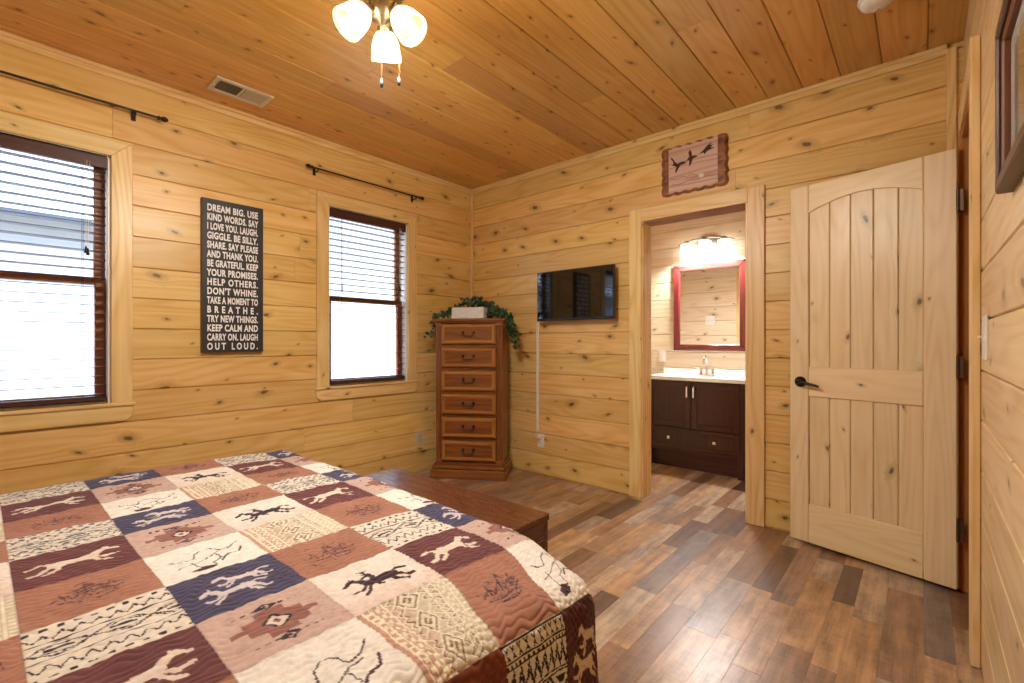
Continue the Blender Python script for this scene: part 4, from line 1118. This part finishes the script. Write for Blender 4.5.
# ------------------------------------------------------------------ bathroom furniture
def vanity():
    x0, x1, yf, yb = -2.02, -1.125, 4.275, BY1-.002
    o = thing('bathroom_vanity', 'dark brown vanity cabinet seen through the bathroom doorway', 'vanity', ((x0+x1)/2, yf, 0))
    w = (x1-x0)/2; d = yb-yf; zt = .822
    b = MB()
    b.box(-w, -w+.02, .0, d, 0, zt, 'z', .002); b.box(w-.02, w, .0, d, 0, zt, 'z', .002)
    b.box(-w+.02, w-.02, d-.012, d, .1, zt, 'x'); b.box(-w+.02, w-.02, .02, d-.012, .165, .18, 'x')
    for q in ((-w+.02, -w+.055), (w-.055, w-.02)): b.box(q[0], q[1], 0, .02, 0, zt, 'z')
    b.box(-w+.055, w-.055, 0, .02, zt-.03, zt, 'x'); b.box(-w+.055, w-.055, 0, .02, .165, .205, 'x'); b.box(-w+.055, w-.055, 0, .02, .375, .40, 'x'); b.box(-.012, .012, 0, .02, .40, zt-.03, 'z')
    b.box(-w+.02, w-.02, .07, .085, 0, .165, 'x'); b.build('carcass', 'espresso', o)
    def shaker(a, c, z0, z1, name, fr=.05):
        q = MB(); q.box(a, a+fr, -.02, -.001, z0, z1, 'z', .003); q.box(c-fr, c, -.02, -.001, z0, z1, 'z', .003); q.box(a+fr, c-fr, -.02, -.001, z1-fr, z1, 'x', .003); q.box(a+fr, c-fr, -.02, -.001, z0, z0+fr, 'x', .003)
        q.box(a+fr-.002, c-fr+.002, -.010, -.003, z0+fr-.002, z1-fr+.002, 'z'); return q.build(name, 'espresso', o)
    for s_ in (-1, 1):
        a, c = (-w+.042, -.004) if s_ < 0 else (.004, w-.042)
        dr = shaker(a, c, .392, zt-.014, 'door')
        q = MB(); px = s_*.030; q.tube([(px, -.02, .775), (px, -.042, .765), (px, -.046, .72), (px, -.042, .675), (px, -.02, .665)], .0055, 8); q.box(px-.008, px+.008, -.050, -.042, .672, .768, 'z', .003); q.build('door_pull', 'chrome', dr)
    dr = shaker(-w+.042, w-.042, .198, .382, 'drawer', .035)
    for px in (-.205, .205):
        q = MB(); q.lathe([(.006, 0), (.006, .012)], (px, -.012, .29), (0, -1, 0), 10); q.box(px-.014, px+.014, -.036, -.022, .276, .304, 'x', .003); q.build('knob', 'chrome', dr)
    # sink top
    t = thing('sink_top', 'white marble vanity top with backsplash and basin', 'sink', ((x0+x1)/2, yf, zt))
    W = w+.014; y0 = -.022; n = 28
    b = MB(); bx, by, cy = .21, .145, .235
    # slab with an oval basin hole
    el = [(bx*math.cos(2*PI*k/n), cy+by*math.sin(2*PI*k/n)) for k in range(n)]
    def onrect(a):
        c_, s_ = math.cos(a), math.sin(a); hx = W; hy0, hy1 = cy-y0, d-cy
        k = min(hx/abs(c_) if abs(c_) > 1e-6 else 9, (hy1 if s_ > 0 else hy0)/abs(s_) if abs(s_) > 1e-6 else 9); return (c_*k, cy+s_*k)
    angs = sorted(set([2*PI*k/n for k in range(n)] + [math.atan2(yy-cy, xx) % (2*PI) for xx in (-W, W) for yy in (y0, d)]))
    R1 = [onrect(a) for a in angs]; R2 = [(bx*math.cos(a), cy+by*math.sin(a)) for a in angs]
    b.rings([[(p[0], p[1], 0) for p in R1], [(p[0], p[1], .030) for p in R1]], (True, False)); 
    ia = b.add([(p[0], p[1], .030) for p in R1]); ib = b.add([(p[0], p[1], .030) for p in R2]); m_ = len(angs)
    for k in range(m_): b.face((ia+k, ia+(k+1) % m_, ib+(k+1) % m_, ib+k), [(0, 0)]*4, .5)
    b.rings([[(p[0]*f, cy+(p[1]-cy)*f, z) for p in R2] for f, z in ((1, .030), (.96, .020), (.85, -.03), (.6, -.075), (.15, -.09))], (False, True))
    b.build('counter', 'marble', t)
    b = MB(); b.box(-W, W, d-.022, d-.001, .030, .082, 'x', .004); b.build('backsplash', 'marble', t)
    return t
vanity()
def faucet():
    o = thing('faucet', 'chrome arched faucet with two handles on the white sink top', 'faucet', (-1.565, 4.655, .852))
    b = MB(); b.box(-.075, .075, -.026, .026, 0, .012, 'x', .006); b.build('base', 'chrome', o)
    b = MB(); b.lathe([(.016, .01), (.014, .03), (.010, .06)], seg=16)
    b.tube([(0, 0, .05), (0, .002, .12), (0, -.010, .160), (0, -.040, .182), (0, -.075, .172), (0, -.095, .140), (0, -.098, .112)], .0095, 12); b.build('spout', 'chrome', o)
    for s_ in (-1, 1):
        b = MB(); b.lathe([(.018, .01), (.016, .035), (.012, .05), (.014, .06), (.004, .066)], (s_*.055, 0, 0), seg=16); b.tube([(s_*.055, 0, .058), (s_*.075, -.004, .068), (s_*.105, -.008, .074)], [.006, .0055, .0045], 8); b.build('handle', 'chrome', o)
faucet()
def mirror():
    o = thing('framed_mirror', 'red brown wood framed mirror above the bathroom sink', 'mirror', (-1.575, BY1, 1.520), BACK)
    w, h = .348, .432; b = MB()
    P = lambda s_: [(-w+s_, -h+s_), (w-s_, -h+s_), (w-s_, h-s_), (-w+s_, h-s_)]
    A, B_ = P(0), P(.062)
    for j in range(4):
        j2 = (j+1) % 4; b.prism([A[j], A[j2], B_[j2], B_[j]], -.030, -.0, .006, grain=(0, 1) if j % 2 == 0 else (1, 0))
    b.build('frame', 'mahogany', o)
    b = MB(); b.box(-w+.055, w-.055, -.014, -.008, -h+.055, h-.055); b.build('mirror_glass', 'mirror', o)
mirror()
VL = []
def vanity_light():
    o = thing('vanity_light', 'three lamp bathroom wall light with white glass cylinders above the mirror', 'wall light', (-1.578, BY1, 2.165), BACK)
    b = MB(); b.prism([(.11*math.cos(2*PI*k/28), .058*math.sin(2*PI*k/28)) for k in range(28)], -.022, 0, .006); b.build('back_plate', 'nickel', o)
    b = MB(); b.tube([(-.262, -.098, -.028), (-.13, -.112, .008), (0, -.118, .018), (.13, -.112, .008), (.262, -.098, -.028)], .009, 10); b.tube([(0, -.02, 0), (0, -.118, .018)], .010, 10)
    b.tube([(-.09, -.02, .02), (-.05, -.07, .036), (0, -.118, .03)], .006, 8); b.tube([(.09, -.02, .02), (.05, -.07, .036), (0, -.118, .03)], .006, 8); b.build('arm_bar', 'nickel', o)
    for px in (-.178, 0, .178):
        b = MB(); zz = .0 if px else .012
        b.lathe([(.010, .01), (.026, .0), (.028, -.022), (.022, -.028)], (px, -.115, zz), seg=18); cup = b.build('lamp_cup', 'nickel', o)
        b = MB(); pr = [(.030, -.022), (.052, -.026), (.056, -.034), (.056, -.165)]
        b.lathe(pr + [(r-.003, h) for r, h in pr[::-1]], (px, -.115, zz), seg=26, caps=(False, False)); b.build('glass_shade', 'vshade', cup)
        b = MB(); b.ball((px, -.115, zz-.09), .026, sc=(1, 1, 1.3)); b.build('bulb', 'bulb', cup)
        VL.append(Vector((-1.578+px, BY1-.115, 2.165+zz-.135)))
vanity_light()

# ------------------------------------------------------------------ outdoors seen through the blinds
b = MB(); b.box(-30, XL-.15, -25, 30, -.75, -.6); tag(b.build('exterior_ground', 'snowground'), kind='structure')
def neighbour():
    o = thing('neighbour_house', 'neighbouring house with lapped siding outside the window beside the sign', 'house', (-8.5, -3.0, -.6))
    b = MB(); 
    for k in range(20):
        z = k*.17; b.poly([(0, -6, z), (0, 5.2, z), (-.012, 5.2, z+.17), (-.012, -6, z+.17)], uvs=[(0, 0)]*4)
    b.box(-6, -.014, -6, 5.2, 0, 3.4); b.build('siding', 'foam', o)
    b = MB(); b.xf = None
    b.prism([(-6.4, 3.35), (.45, 3.35), (-3., 5.1)], -6.3, 5.5, 0); b.build('roof', 'roofing', o)
neighbour()

# ------------------------------------------------------------------ camera, world, lights
cam = bpy.data.cameras.new('camera'); cam.sensor_width = 36; cam.lens = 36*469/1024; cam.clip_start = .02
co = bpy.data.objects.new('camera', cam); C.objects.link(co)
co.location = (0, 0, 1.18); co.rotation_euler = (RAD(90), 0, math.atan2(.658, .753))
bpy.context.scene.camera = co

wd = bpy.data.worlds.new('world'); bpy.context.scene.world = wd; wd.use_nodes = True
nt = wd.node_tree; nt.nodes.clear(); n = N(nt)
tc = n.node('ShaderNodeTexCoord'); sp = n.node('ShaderNodeSeparateXYZ'); nt.links.new(tc.outputs['Generated'], sp.inputs[0])
skyc = n.ramp(n.math('MULTIPLY_ADD', sp.outputs[2], .5, .5), [(0., (.72, .75, .80)), (.5, (.80, .89, 1.)), (.62, (.72, .85, 1.)), (1., (.72, .84, 1.))])
skyb = n.smooth(sp.outputs[2], .30, .75, 1.5, 21.)              # overcast sky: brightest overhead
bg = n.node('ShaderNodeBackground'); nt.links.new(skyc, bg.inputs[0]); nt.links.new(skyb, bg.inputs[1])
wo = n.node('ShaderNodeOutputWorld'); nt.links.new(bg.outputs[0], wo.inputs[0])

def portal(y0, y1):
    l = bpy.data.lights.new('window_portal', 'AREA'); l.shape = 'RECTANGLE'; l.size = y1-y0; l.size_y = WZ[1]-WZ[0]; l.cycles.is_portal = True
    o = bpy.data.objects.new('window_portal', l); C.objects.link(o)
    o.location = (XL-.125, (y0+y1)/2, sum(WZ)/2); o.rotation_euler = (0, RAD(-90), 0)
    o.rotation_euler = Matrix(((0, 0, -1), (1, 0, 0), (0, -1, 0))).to_euler()
for w_ in (W1, W2): portal(*w_)
def lamp(name, loc, power, col, rad, spot=None):
    l = bpy.data.lights.new(name, 'POINT'); l.energy = power; l.color = col; l.shadow_soft_size = rad
    o = bpy.data.objects.new(name, l); C.objects.link(o); o.location = loc
for p, ax in LAMPS: lamp('ceiling_lamp', p, 46, (1., .965, .90), .03)
for p in VL: lamp('vanity_lamp', p, 25, (1., .97, .95), .025)

sc = bpy.context.scene
sc.view_settings.view_transform = 'Standard'; sc.view_settings.look = 'None'; sc.view_settings.gamma = 1; sc.view_settings.exposure = .86
sc.view_settings.use_curve_mapping = False
sc.cycles.max_bounces = 12; sc.cycles.diffuse_bounces = 6; sc.cycles.transparent_max_bounces = 24
sc.cycles.sample_clamp_indirect = 8
sc.cycles.use_denoising = True
